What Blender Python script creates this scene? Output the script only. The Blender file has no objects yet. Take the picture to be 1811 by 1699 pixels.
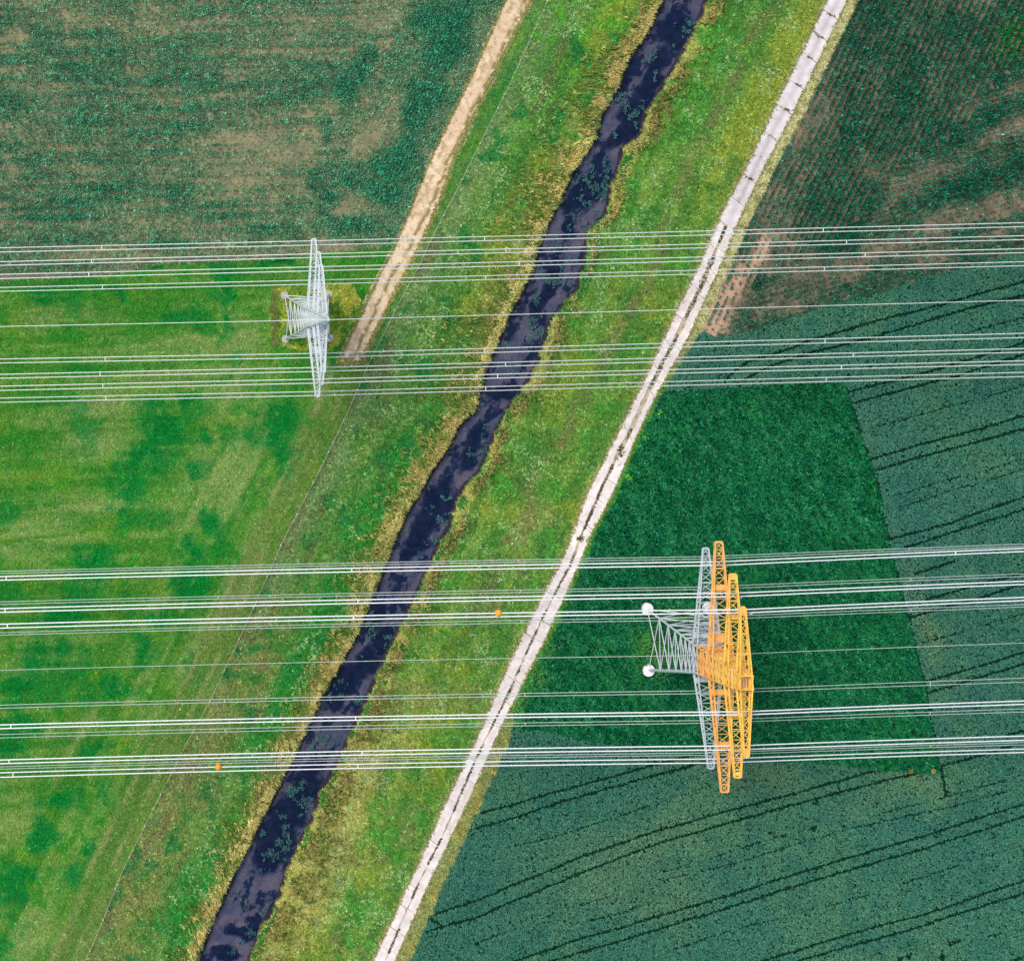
import bpy, math
import numpy as np
from mathutils import Vector, Matrix

rng = np.random.default_rng(7)
scene = bpy.context.scene
COL = scene.collection

# ------------------------------------------------------------------ camera
D = 350.0                      # flying height above the fields (m)
S = 0.1                        # metres on the ground per photo pixel
NX, NY = 267.0, 524.0          # photo pixel straight below the camera
CX, CY = (NX - 905.5) * S, (849.5 - NY) * S
cam_d = bpy.data.cameras.new('camera')
cam = bpy.data.objects.new('camera', cam_d)
COL.objects.link(cam)
cam.location = (CX, CY, D)
cam_d.sensor_width = 36.0
cam_d.lens = 36.0 * D / (1811 * S)
cam_d.shift_x = (905.5 - NX) / 1811.0
cam_d.shift_y = -(849.5 - NY) / 1811.0
cam_d.clip_start = 1.0
cam_d.clip_end = 4000.0
scene.camera = cam

# ------------------------------------------------------------------ light
SUN_EL, SUN_AZ = math.radians(58), math.radians(-52)     # soft light from the upper left
world = bpy.data.worlds.new('World')
scene.world = world
world.use_nodes = True
wn = world.node_tree
bg = wn.nodes['Background']
sky = wn.nodes.new('ShaderNodeTexSky')
sky.sky_type = 'NISHITA'
sky.sun_disc = False
sky.sun_elevation = SUN_EL
sky.sun_rotation = SUN_AZ
sky.air_density = 1.0
sky.dust_density = 3.0
wn.links.new(sky.outputs[0], bg.inputs[0])
bg.inputs[1].default_value = 0.11
sun_d = bpy.data.lights.new('sun', 'SUN')
sun_d.energy = 1.5
sun_d.angle = math.radians(22)
sun_d.color = (1.0, 0.93, 0.84)
sun = bpy.data.objects.new('sun', sun_d)
COL.objects.link(sun)
sd = Vector((math.sin(SUN_AZ) * math.cos(SUN_EL), math.cos(SUN_AZ) * math.cos(SUN_EL), math.sin(SUN_EL)))
sun.rotation_euler = sd.to_track_quat('Z', 'Y').to_euler()
sun.location = (0, 0, 200)

vs = scene.view_settings
vs.view_transform = 'Standard'
vs.look = 'None'
vs.gamma = 1.0
vs.use_curve_mapping = False
vs.exposure = 0.55
scene.cycles.use_denoising = False

# ------------------------------------------------------------------ helpers
def wx(px, z=0.0): return CX + (px - NX) * S * (D - z) / D
def wy(py, z=0.0): return CY - (py - NY) * S * (D - z) / D
def W(px, py, z=0.0): return Vector((wx(px, z), wy(py, z), z))

def lin(c):
    c = np.asarray(c, dtype=np.float64) / 255.0
    return np.where(c <= 0.04045, c / 12.92, ((c + 0.055) / 1.055) ** 2.4)

_tabs = {}
def vnoise(x, y, seed):
    if seed not in _tabs:
        _tabs[seed] = np.random.default_rng(1000 + seed).random((256, 256))
    t = _tabs[seed]
    xi = np.floor(x).astype(np.int64); yi = np.floor(y).astype(np.int64)
    fx = x - xi; fy = y - yi
    fx = fx * fx * (3 - 2 * fx); fy = fy * fy * (3 - 2 * fy)
    x0 = xi & 255; x1 = (xi + 1) & 255; y0 = yi & 255; y1 = (yi + 1) & 255
    return (t[y0, x0] * (1 - fx) + t[y0, x1] * fx) * (1 - fy) + (t[y1, x0] * (1 - fx) + t[y1, x1] * fx) * fy
def fbm(x, y, scale, seed, octv=4):
    s = 0; a = 0.5; n = 0
    for k in range(octv):
        s = s + a * vnoise(x / scale + 17.3 * k, y / scale - 9.1 * k, seed + k); n += a; a *= 0.55; scale /= 2.05
    return s / n
def sstep(a, b, x):
    t = np.clip((x - a) / (b - a), 0, 1)
    return t * t * (3 - 2 * t)
def mixc(c, d, t):
    t = np.asarray(t)[..., None]
    return c * (1 - t) + np.asarray(d, dtype=float) * t
def blobs(px, py, lst, soft=0.35, jag=26, seed=50):
    """0..1 cover of soft ragged ellipses (cx, cy, rx, ry, angle deg)"""
    out = np.zeros_like(px, dtype=float)
    jx = (fbm(px, py, jag, seed) - 0.5) * jag * 1.5; jy = (fbm(px, py, jag, seed + 7) - 0.5) * jag * 1.5
    for (cx, cy, rx, ry, a) in lst:
        ca, sa = math.cos(math.radians(a)), math.sin(math.radians(a))
        dx = px + jx - cx; dy = py + jy - cy
        r = np.sqrt(((dx * ca + dy * sa) / rx) ** 2 + ((-dx * sa + dy * ca) / ry) ** 2)
        out = np.maximum(out, 1 - sstep(1 - soft, 1 + soft, r))
    return out

def poly_x(pts):
    """x of a line that runs down the picture, as a function of y, continued past both ends"""
    p = sorted(((y, x) for x, y in pts))
    ys = [a for a, b in p]; xs = [b for a, b in p]
    m = (xs[-1] - xs[0]) / (ys[-1] - ys[0])
    ys = [ys[0] - 3000] + ys + [ys[-1] + 3000]
    xs = [xs[0] - 3000 * m] + xs + [xs[-1] + 3000 * m]
    return lambda y: np.interp(y, ys, xs)

_sL = poly_x([(1172,0),(1160,32),(1149,53),(1131,80),(1114,106),(1102,141),(1086,168),(1070,198),(1056,244),(1038,272),(1017,300),(1002,335),(990,362),
  (975,389),(962,420),(950,455),(943,480),(928,512),(908,545),(890,590),(868,640),(852,690),(843,722),(814,752),(797,788),(767,833),(740,880),(712,925),(692,975),
  (680,1010),(656,1065),(640,1110),(618,1150),(593,1197),(565,1245),(545,1285),(525,1335),(505,1370),(480,1420),(452,1478),(425,1525),(396,1590),(374,1640),(352,1699)])
_sR = poly_x([(1253,0),(1240,39),(1217,81),(1200,112),(1183,138),(1165,172),(1146,198),(1138,235),(1105,261),(1097,300),(1084,329),(1080,360),(1073,385),(1045,410),
  (1040,440),(1036,470),(1025,510),(1003,535),(976,570),(965,600),(955,640),(940,670),(910,710),(895,735),(876,770),(866,800),(850,835),(820,865),(806,900),(799,930),
  (780,960),(768,990),(745,1040),(725,1080),(705,1120),(685,1160),(665,1205),(650,1240),(632,1280),(615,1320),(595,1360),(570,1400),(555,1450),(535,1490),(511,1540),
  (495,1590),(466,1640),(445,1699)])
def sL(y): return _sL(y) + (vnoise(y / 11.0, y * 0 + 3.3, 21) - 0.5) * 8 + (vnoise(y / 4.0, y * 0 + 1.3, 22) - 0.5) * 5
def sR(y): return _sR(y) + (vnoise(y / 13.0, y * 0 + 8.3, 23) - 0.5) * 10 + (vnoise(y / 4.5, y * 0 + 5.3, 24) - 0.5) * 6
tL0 = poly_x([(1460,0),(1433,59),(1397,130),(1362,202),(1321,290),(1274,378),(1232,474),(1200,538),(1175,592),(1137,672),(1098,752),(1037,870),(1010,945),(989,997),(964,1039),
  (897,1175),(851,1284),(785,1420),(758,1484),(657,1699)])
tR0 = poly_x([(1501,0),(1456,94),(1402,206),(1352,300),(1310,388),(1273,478),(1218,600),(1160,704),(1120,790),(1084,877),(1049,941),(1017,1019),(974,1115),(921,1221),(889,1284),
  (831,1415),(758,1568),(701,1699)])
dL0 = poly_x([(893,0),(850,95),(832,135),(800,200),(770,260),(740,330),(720,380),(695,440),(672,480),(650,530),(625,580),(600,632)])
dR0 = poly_x([(942,0),(910,65),(888,105),(860,165),(830,225),(802,290),(782,350),(757,410),(737,450),(715,490),(690,540),(665,590),(640,640)])
fx0 = poly_x([(968,0),(905,140),(850,250),(800,350),(768,410),(745,460),(700,545),(650,645),(611,735),(560,840),(500,955),(440,1090),(370,1240),(328,1315),(270,1430),(215,1540),(180,1630),(150,1699)])
def tL(y): return tL0(y)
def tR(y): return tR0(y)
def maize_bottom(x): return np.interp(x, [-2000, 0, 106, 198, 283, 420, 488, 580, 660, 720], [560, 499, 492, 485, 468, 462, 458, 448, 438, 432])
def maize2_bottom(x): return np.interp(x, [1100, 1237, 1273, 1335, 1453, 1544, 1610, 1681, 1811, 3500], [588, 588, 596, 584, 545, 519, 498, 478, 445, 20])
DARK = np.array([(1172,693),(1250,687),(1380,680),(1490,674),(1502,700),(1520,760),(1546,830),(1562,900),(1570,950),(1587,1014),(1612,1113),(1634,1203),(1650,1290),(1664,1366),
  (1600,1364),(1560,1360),(1467,1350),(1343,1345),(1240,1332),(1100,1319),(1030,1307),(957,1291),(885,1291),(900,1240),(960,1130),(1040,950),(1110,800)], float)
def in_poly(px, py, P):
    ins = np.zeros(px.shape, bool); n = len(P)
    for i in range(n):
        x0, y0 = P[i]; x1, y1 = P[(i + 1) % n]
        if y0 == y1: continue
        c = ((y0 > py) != (y1 > py)) & (px < (x1 - x0) * (py - y0) / (y1 - y0) + x0)
        ins ^= c
    return ins
PATCH = np.array([(487,512),(560,500),(625,505),(640,540),(612,600),(590,622),(520,620),(486,608)], float)   # rough grass under the small pylon

MEADOW, LBANK, RBANK, STREAM, TRACK, DIRT, MAIZE1, MAIZE2, WHEAT, DARKC, VERGE = range(11)
def verge_w(y): return np.interp(y, [-200, 380, 560, 640, 700, 1250, 1310, 1500, 1700], [14, 15, 13, 9, 5, 8, 22, 22, 24])
def classify(px, py):
    z = np.full(px.shape, MEADOW)
    l, r = sL(py), sR(py); a, b = tL(py), tR(py); f = fx0(py)
    jit = (vnoise(px / 7, py / 7, 31) - 0.5) * 7
    z[(px > f)] = LBANK
    z[px > r] = RBANK
    z[(px > l) & (px < r)] = STREAM
    right = px > b
    z[right] = WHEAT
    z[right & (py + jit < maize2_bottom(px))] = MAIZE2
    z[right & in_poly(px + jit * 0.6, py, DARK)] = DARKC
    z[right & (px < b + verge_w(py) + jit)] = VERGE
    z[(px >= a) & (px <= b)] = TRACK
    left = px < dL0(py) + jit * 0.5
    z[left & (py + jit * 0.7 < maize_bottom(px)) & (px < f)] = MAIZE1
    z[(py < 642) & (px >= dL0(py)) & (px <= dR0(py)) & (px > 597)] = DIRT
    return z

LUSH = [(925,60,6,50,25),(885,145,6,55,27),(292,765,48,75,25),(300,715,60,28,0),(240,840,26,70,20),(225,895,22,40,20),(490,745,52,42,10),(505,810,22,55,15),(75,530,22,20,0),(205,515,26,11,0),(397,520,12,75,0),
  (330,548,26,16,0),(380,918,28,22,20),(372,770,18,14,0),(165,990,40,22,-30),(135,1040,45,20,-35),(110,1088,50,14,-10),(280,1092,42,12,0),(85,1150,42,30,-40),(50,1205,40,26,-50),(30,1260,30,30,0),
  (255,1150,34,22,-30),(205,1222,34,18,-25),(15,1320,26,26,0),(170,1322,34,18,-10),(105,1415,34,22,-20),(75,1470,22,34,10),(20,1560,40,26,0),(110,1570,16,22,0),(40,1590,20,18,0),
  (330,1030,36,22,0),(345,985,20,26,0),(190,1410,20,26,20),(150,1500,14,22,10),(300,470,140,9,-2),(500,465,70,8,0),(355,820,14,16,0)]
PALE = [(380,830,55,85,30),(430,850,30,120,28),(120,905,150,26,-6),(60,960,110,22,-4),(330,900,60,30,-30),(180,720,70,30,-10),(160,780,50,30,0),(330,660,120,22,-3),(400,690,40,30,0),
  (140,1290,60,26,-30),(250,1200,70,16,-60),(30,1440,40,60,20),(70,1650,80,40,0),(420,1040,24,90,25),(330,1150,26,70,25),(270,1290,40,40,20),(120,560,90,20,0),(290,610,130,18,-3),(420,600,40,40,0)]
def grass_color(px, py, zone):
    """what grows there: colour of the sward in display 0..255 (turned into albedo later)"""
    n1 = fbm(px, py, 70, 60); n2 = fbm(px, py, 22, 66); n3 = fbm(px, py, 8, 72, 3)
    f = fx0(py)
    # streaks left by mowing, along the fence and (farther left) nearly level
    u = (px - f) * 0.9
    st_f = fbm(u, py * 0.06, 16, 80); st_h = fbm(px * 0.07, py + 0.05 * px, 15, 86)
    wf = sstep(-330, -120, px - f)
    st = st_f * wf + st_h * (1 - wf)
    c = np.zeros(px.shape + (3,)) + np.array([70, 124, 46.0])
    c = mixc(c, [106, 140, 70], sstep(0.42, 0.64, st) * 0.85); c = mixc(c, [48, 116, 42], sstep(.48, .30, st) * .6)
    c = mixc(c, [46, 122, 38], sstep(0.5, 0.72, n2) * 0.75)
    c = mixc(c, [98, 136, 40], sstep(0.56, 0.76, fbm(px, py, 40, 90)) * 0.5)
    c = mixc(c, [124, 142, 86], blobs(px, py, PALE, 0.5) * sstep(0.3, 0.6, st * 0.6 + n2 * 0.4) * 0.7)
    c = mixc(c, [10, 110, 46], np.maximum(blobs(px, py, LUSH, 0.55, 48, 57), 0.55 * sstep(0.62, 0.72, n1)) * sstep(0.28, 0.56, n2 * 0.4 + n3 * 0.25 + (1 - st) * .35) * 0.9)
    # worn strip with tracks beside the fence
    wstrip = (zone == MEADOW) * sstep(-78, -52, px - f) * (py > 640)
    c = mixc(c, [100, 116, 62], wstrip * 0.5)
    for off in (-22, -58):
        c = mixc(c, [140, 140, 98], (np.abs(px - f - off + (n2 - .5) * 8) < 4) * (py > 650) * sstep(0.4, 0.6, fbm(px, py, 45, 95)) * 0.6)
    c = mixc(c, [88, 120, 70], (zone == MEADOW) * (px > dR0(py)) * (py < 660) * sstep(.25, .6, n2) * .65)
    # long grass round the small pylon
    pt = in_poly(px + (n3 - .5) * 14, py + (n2 - .5) * 14, PATCH)
    c = np.where(pt[..., None], mixc(mixc(np.zeros_like(c) + [112, 138, 52], [66, 118, 44], sstep(.45, .62, n3)), [172, 164, 74], sstep(.46, .7, n2) * .8), c)
    pe = (np.abs(px - 486 - (n3 - .5) * 8) < 6) & (py > 505) & (py < 615)
    c = np.where(pe[..., None], mixc(c, [108, 98, 66], np.full(px.shape, .6)), c)
    # ---------------- left bank
    LB = zone == LBANK
    dl = (sL(py) - px) * 0.9; wid = np.maximum((sL(py) - f) * 0.9, 30)
    t = dl / wid
    b = np.zeros_like(c) + [82, 126, 52]
    sb = fbm(dl, py * .13, 15, 170)
    b = mixc(b, [112, 138, 66], sstep(.5, .68, sb) * .7); b = mixc(b, [58, 108, 44], sstep(.5, .32, sb) * .6)
    b = mixc(b, [112, 134, 82], sstep(0.66, 0.95, t + (n2 - .5) * .35) * .85)
    b = mixc(b, [98, 102, 62], sstep(0.9, 1.0, t + (n2 - .5) * .1) * sstep(500, 700, py) * .6)
    up = 1 - sstep(560, 760, py)
    b = mixc(b, [124, 140, 48], up * sstep(.12, .3, t) * (1 - sstep(.42, .62, t)) * sstep(.3, .6, n1) * .95)
    b = mixc(b, [84, 148, 42], sstep(.5, .7, n2) * (1 - sstep(120, 330, py)) * .8)
    b = mixc(b, [40, 124, 44], sstep(620, 820, py) * sstep(.1, .2, t) * (1 - sstep(.4, .62, t)) * sstep(.28, .5, n1) * .85)
    b = mixc(b, [110, 122, 58], sstep(1020, 1180, py) * sstep(.45, .7, t) * sstep(.3, .5, n2) * .85)
    b = mixc(b, [128, 126, 72], sstep(1020, 1180, py) * sstep(.5, .62, fbm(px, py, 30, 140)) * sstep(.4, .6, t) * .6)
    b = mixc(b, [34, 112, 52], sstep(.6, .72, fbm(px, py, 34, 120)) * .7)
    b = mixc(b, [100, 92, 60], sstep(.62, .74, fbm(u, py * .2, 18, 126)) * sstep(.3, .5, t) * .55)
    rw = np.interp(py, [-200, 0, 150, 250, 420, 520, 700, 800, 1000, 1200, 1500, 1700], [26, 28, 40, 50, 58, 56, 50, 42, 40, 36, 34, 30])
    ree = 1 - sstep(.4, 1.25, dl / rw + (n2 - .5) * 1.6)
    ree = ree * np.where(sstep(.6, .7, fbm(px, py, 36, 133)) > .5, .35, 1)
    b = mixc(b, [158, 152, 84], ree * .8)
    c = np.where(LB[..., None], b, c)
    # ---------------- right bank
    RB = zone == RBANK
    dr = (px - sR(py)) * 0.9; w2 = np.maximum((tL(py) - sR(py)) * 0.9, 20)
    s = dr / w2
    b = np.zeros_like(c) + [92, 132, 50]
    sb = fbm(dr, py * .13, 15, 176)
    b = mixc(b, [120, 146, 62], sstep(.5, .68, sb) * .7); b = mixc(b, [68, 112, 46], sstep(.5, .32, sb) * .6)
    b = mixc(b, [66, 136, 46], sstep(.48, .66, n2) * .7)
    b = mixc(b, [136, 142, 48], (1 - sstep(260, 460, py)) * sstep(.62, .78, s + (n2 - .5) * .25) * .85)
    b = mixc(b, [130, 140, 48], sstep(.5, .7, n1) * sstep(420, 560, py) * .7)
    b = mixc(b, [112, 112, 66], np.exp(-((s - .56 - (n1 - .5) * .3) / .07) ** 2) * sstep(.35, .55, n2) * (py < 1060) * .75)
    b = mixc(b, [62, 112, 48], sstep(.58, .72, fbm(px, py, 48, 150)) * .6)
    low = sstep(1120, 1380, py)
    b = mixc(b, mixc(np.zeros_like(c) + [146, 142, 66], [168, 160, 92], sstep(.45, .62, sb)), low * (1 - sstep(.3, .62, s + (n2 - .5) * .3)) * .85)
    b = mixc(b, [128, 122, 74], sstep(.56, .7, fbm(px, py, 40, 155)) * sstep(700, 1000, py) * .5)
    b = mixc(b, [150, 140, 82], sstep(.92, 1.0, s + (n2 - .5) * .06) * .45)
    rw = np.interp(py, [-200, 0, 250, 420, 560, 700, 800, 1000, 1180, 1350, 1500, 1700], [26, 28, 24, 8, 12, 22, 26, 14, 26, 44, 60, 60])
    ree = (1 - sstep(.7, 1.15, dr / rw + (n2 - .5) * 1.1)) * np.where(fbm(px, py, 30, 160) > .56, .2, 1)
    b = mixc(b, [158, 150, 80], ree * .8)
    c = np.where(RB[..., None], b, c)
    # ---------------- verge right of the track
    VG = zone == VERGE
    b = np.zeros_like(c) + [192, 174, 122]
    b = mixc(b, [128, 130, 72], np.maximum(sstep(540, 640, py), sstep(.55, .66, n3)) * .85)
    b = mixc(b, [56, 126, 44], sstep(640, 720, py) * (1 - sstep(1220, 1300, py)) * .9)
    b = mixc(b, [148, 134, 66], sstep(.5, .64, n2) * sstep(1280, 1330, py) * .7)
    c = np.where(VG[..., None], b, c)
    return c * (0.93 + 0.14 * n3[..., None])

def to_albedo(c, k=1.0): return np.clip(lin(c) * k, 0.004, 0.85)

# ------------------------------------------------------------------ materials
def new_mat(name):
    m = bpy.data.materials.new(name); m.use_nodes = True
    nt = m.node_tree
    return m, nt, nt.nodes['Principled BSDF']
def attr_mat(name, rough=0.8, spec=0.15, nscale=3.0, namp=0.25, transl=0.0, bump=0.0):
    m, nt, p = new_mat(name)
    a = nt.nodes.new('ShaderNodeAttribute'); a.attribute_name = 'Col'
    col = a.outputs['Color']
    if namp > 0:
        tc = nt.nodes.new('ShaderNodeNewGeometry')
        n = nt.nodes.new('ShaderNodeTexNoise'); n.inputs['Scale'].default_value = nscale; n.inputs['Detail'].default_value = 6
        nt.links.new(tc.outputs['Position'], n.inputs['Vector'])
        r = nt.nodes.new('ShaderNodeMapRange'); r.inputs['From Min'].default_value = .3; r.inputs['From Max'].default_value = .7
        r.inputs['To Min'].default_value = 1 - namp; r.inputs['To Max'].default_value = 1 + namp
        nt.links.new(n.outputs['Fac'], r.inputs['Value'])
        mx = nt.nodes.new('ShaderNodeVectorMath'); mx.operation = 'SCALE'
        nt.links.new(col, mx.inputs[0]); nt.links.new(r.outputs[0], mx.inputs['Scale'])
        col = mx.outputs[0]
        if bump > 0:
            b = nt.nodes.new('ShaderNodeBump'); b.inputs['Strength'].default_value = bump; b.inputs['Distance'].default_value = .2
            nt.links.new(n.outputs['Fac'], b.inputs['Height']); nt.links.new(b.outputs[0], p.inputs['Normal'])
    nt.links.new(col, p.inputs['Base Color'])
    p.inputs['Roughness'].default_value = rough
    p.inputs['Specular IOR Level'].default_value = spec
    if transl > 0:
        t = nt.nodes.new('ShaderNodeBsdfTranslucent'); ms = nt.nodes.new('ShaderNodeMixShader'); ms.inputs[0].default_value = transl
        nt.links.new(col, t.inputs[0]); nt.links.new(p.outputs[0], ms.inputs[1]); nt.links.new(t.outputs[0], ms.inputs[2])
        nt.links.new(ms.outputs[0], nt.nodes['Material Output'].inputs[0])
    return m
def plain_mat(name, c, rough=.5, metal=0.0, spec=.4, var=.12, scale=4.0):
    m, nt, p = new_mat(name)
    tc = nt.nodes.new('ShaderNodeNewGeometry')
    n = nt.nodes.new('ShaderNodeTexNoise'); n.inputs['Scale'].default_value = scale; n.inputs['Detail'].default_value = 5
    nt.links.new(tc.outputs['Position'], n.inputs['Vector'])
    cr = nt.nodes.new('ShaderNodeValToRGB')
    cr.color_ramp.elements[0].position = .3; cr.color_ramp.elements[1].position = .7
    cr.color_ramp.elements[0].color = (*[v * (1 - var) for v in c], 1); cr.color_ramp.elements[1].color = (*[min(1, v * (1 + var)) for v in c], 1)
    nt.links.new(n.outputs['Fac'], cr.inputs[0]); nt.links.new(cr.outputs[0], p.inputs['Base Color'])
    p.inputs['Roughness'].default_value = rough; p.inputs['Metallic'].default_value = metal; p.inputs['Specular IOR Level'].default_value = spec
    return m

M_ground = attr_mat('earth', .95, .02, 2.2, .28, 0, .5)
M_bed = attr_mat('stream_mud', .9, .05, 3.0, .12)
M_grass = attr_mat('grass_blades', .8, .04, 1, 0, .2)
M_leaf = attr_mat('crop_leaves', .8, .05, 1, 0, .15)
M_slab = attr_mat('pale_concrete', .85, .1, .7, .15, 0, .15)
M_dirt = attr_mat('dry_earth', .95, .05, 3.5, .16, 0, .4)
M_galv = plain_mat('galvanised_steel', (.62, .68, .70), .45, .15, .5, .08)
M_grey = plain_mat('weathered_steel', (.54, .61, .64), .5, .15, .5, .10)
M_orange = plain_mat('orange_paint', (.98, .45, .12), .35, 0, .5, .2, .9)
M_yellow = plain_mat('yellow_orange_paint', (.98, .53, .09), .35, 0, .5, .2, .9)
M_plank = plain_mat('platform_board', (.78, .50, .36), .7, 0, .2, .15, 2.0)
M_conc = plain_mat('footing_concrete', (.42, .43, .40), .85, 0, .2, .08)
M_wire_a = plain_mat('aluminium_wire', (.74, .78, .72), .45, .1, .5, .05, 1)
M_wire_b = plain_mat('bright_wire', (.84, .86, .86), .4, .1, .5, .04, 1)
M_wire_c = plain_mat('dull_wire', (.50, .58, .52), .5, .1, .5, .06, 1)
M_ins = plain_mat('insulator_glass', (.36, .30, .26), .3, 0, .5, .1)
M_ball = plain_mat('marker_orange', (.90, .36, .03), .4, 0, .4, .06)
M_post = plain_mat('fence_post', (.70, .70, .62), .7, 0, .2, .1)
M_tape = plain_mat('fence_tape', (.60, .60, .44), .7, 0, .2, .1, .6)

# ------------------------------------------------------------------ mesh builders
def tag(o, label, cat, group=None, kind=None):
    o['label'] = label; o['category'] = cat
    if group: o['group'] = group
    if kind: o['kind'] = kind
    return o
def make_mesh(name, co, faces, mat, cols=None, smooth=False):
    """co (n,3); faces (m,k) all of one size"""
    me = bpy.data.meshes.new(name)
    co = np.ascontiguousarray(co, dtype=np.float32); faces = np.ascontiguousarray(faces, dtype=np.int32)
    n, k = faces.shape
    me.vertices.add(len(co)); me.vertices.foreach_set('co', co.ravel())
    me.loops.add(n * k); me.loops.foreach_set('vertex_index', faces.ravel())
    me.polygons.add(n); me.polygons.foreach_set('loop_start', np.arange(0, n * k, k, dtype=np.int32))
    if smooth: me.polygons.foreach_set('use_smooth', np.ones(n, dtype=bool))
    if cols is not None:
        a = me.color_attributes.new('Col', 'FLOAT_COLOR', 'POINT')
        cc = np.ones((len(co), 4), np.float32); cc[:, :3] = cols
        a.data.foreach_set('color', cc.ravel())
    me.update(calc_edges=True); me.validate()
    me.materials.append(mat)
    return me
def add(name, me, parent=None):
    o = bpy.data.objects.new(name, me); COL.objects.link(o)
    if parent is not None: o.parent = parent
    return o
def grid_faces(nr, nc):
    i = np.arange(nr - 1)[:, None] * nc + np.arange(nc - 1)[None, :]
    i = i.ravel()
    return np.stack([i, i + nc, i + nc + 1, i + 1], 1)

def ground_z(px, py):
    """height of the earth: flat fields, a trench for the stream"""
    l, r = _sL(py), _sR(py)
    d = np.where(px < (l + r) / 2, l - px, px - r) * 0.9      # px outside the water's edge
    z = -0.9 * (1 - sstep(-2, 26, d)) - 1.1 * (1 - sstep(-8, 0, d))
    return z

# ------------------------------------------------------------------ ground sheet
def ax(lo, hi, step):
    mid = np.arange(lo, hi + step, step)
    a = np.array([-14000, -9000, -6000, -4000, -2500, -1600, -1000, -650, -420, -280]); b = np.array([70, 160, 300, 520, 900, 1500, 2600, 4500, 8000, 12000])
    return np.concatenate([lo + a + 220, mid, hi + b])
gx = ax(-150, 1961, 4.0); gy = ax(-150, 1849, 4.0)
PX, PY = np.meshgrid(gx, gy)
Z = classify(PX, PY)
gc = grass_color(PX, PY, Z)
ga = to_albedo(gc, 1.08)
nn = fbm(PX, PY, 30, 200); nf = fbm(PX, PY, 9, 206)
def soil(c0, c1): return to_albedo(mixc(np.zeros(PX.shape + (3,)) + c0, c1, sstep(.35, .65, nn * .5 + nf * .5)))
for zz, c0, c1 in ((MAIZE1, [116, 120, 92], [142, 136, 104]), (MAIZE2, [96, 92, 74], [130, 116, 96]), (WHEAT, [10, 48, 36], [18, 56, 42]), (DARKC, [8, 60, 36], [12, 66, 38]),
                   (TRACK, [186, 172, 150], [206, 190, 168]), (DIRT, [186, 164, 124], [206, 180, 140]), (STREAM, [60, 52, 60], [70, 60, 70])):
    ga = np.where((Z == zz)[..., None], soil(c0, c1), ga)
# bare headland corner of the maize by the track and scraped earth round the footings
bare = blobs(PX, PY, [(1266,558,26,46,22),(1292,510,15,60,30),(1345,455,12,40,25)], .6) * (Z == MAIZE2)
ga = ga * (1 - bare[..., None] * .8) + to_albedo(np.array([206, 168, 140.])) * bare[..., None] * .8
gz = ground_z(PX, PY)
gco = np.stack([wx(PX), wy(PY), gz], -1).reshape(-1, 3)
gm = make_mesh('ground', gco, grid_faces(len(gy), len(gx)), M_ground, ga.reshape(-1, 3), True)
tag(add('ground', gm), 'green and brown farmland under the power lines', 'ground', kind='structure')

# ------------------------------------------------------------------ stream
BEDDARK = [(1195,62,30,26,30),(1160,128,18,52,28),(1122,124,12,12,0),(1104,150,16,22,20),(1200,30,20,14,0),(1120,210,26,44,28),(1092,235,14,30,25),(1062,280,14,26,28),(1040,335,24,46,26),(1062,320,16,36,24),
  (1010,360,10,30,24),(972,512,11,58,24),(958,530,10,34,24),(985,490,14,12,0),(885,700,32,14,0),(905,690,26,10,0),(850,770,18,12,0),(835,800,16,44,25),(775,880,20,46,22),(755,925,20,56,22),(792,900,10,30,20),(745,960,24,18,0),
  (720,985,12,20,0),(668,1100,12,26,24),(690,1135,26,34,24),(650,1170,24,28,24),(610,1210,22,30,26),(592,1240,22,20,0),(620,1195,20,26,20),(545,1390,24,34,22),(512,1440,30,46,24),(490,1490,34,40,24),(470,1520,26,26,20),(455,1640,12,18,0),
  (425,1655,28,12,10),(400,1690,26,10,0),(442,1630,8,10,0),(560,1350,18,24,20),(1010,400,12,24,20),(1145,180,14,30,26),(1215,50,14,24,20)]
yy = np.arange(-150, 1852, 1.5); tt = np.linspace(-.06, 1.06, 64)
TY, TT = np.meshgrid(yy, tt, indexing='ij')
BX = _sL(TY) * (1 - TT) + _sR(TY) * TT
nb1 = fbm(BX, TY, 24, 300); nb2 = fbm(BX, TY, 8, 306)
bc = mixc(np.zeros(BX.shape + (3,)) + [98, 92, 106], [78, 82, 104], sstep(.35, .65, nb1))
bc = bc * (.86 + .3 * nb2[..., None])
dk = np.maximum(blobs(BX, TY, BEDDARK, .28, 20, 310), .85 * sstep(.53, .60, fbm((BX - _sL(TY)) + (nb2 - .5) * 14, TY * .6, 17, 320)) * sstep(.36, .52, nb2 * .6 + nb1 * .4))
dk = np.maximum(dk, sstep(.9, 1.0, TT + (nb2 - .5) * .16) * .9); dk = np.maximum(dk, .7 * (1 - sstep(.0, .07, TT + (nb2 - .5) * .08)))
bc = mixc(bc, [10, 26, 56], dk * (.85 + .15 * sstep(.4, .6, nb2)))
bz = -1.62 + .12 * nb1
bm_ = make_mesh('stream_bed', np.stack([wx(BX), wy(TY), bz + 0 * BX], -1).reshape(-1, 3), grid_faces(len(yy), len(tt)), M_bed, to_albedo(bc, 1.25).reshape(-1, 3), True)
tag(add('stream_bed', bm_), 'muddy stream bed with dark weed patches under the water', 'stream bed', kind='structure')

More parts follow.
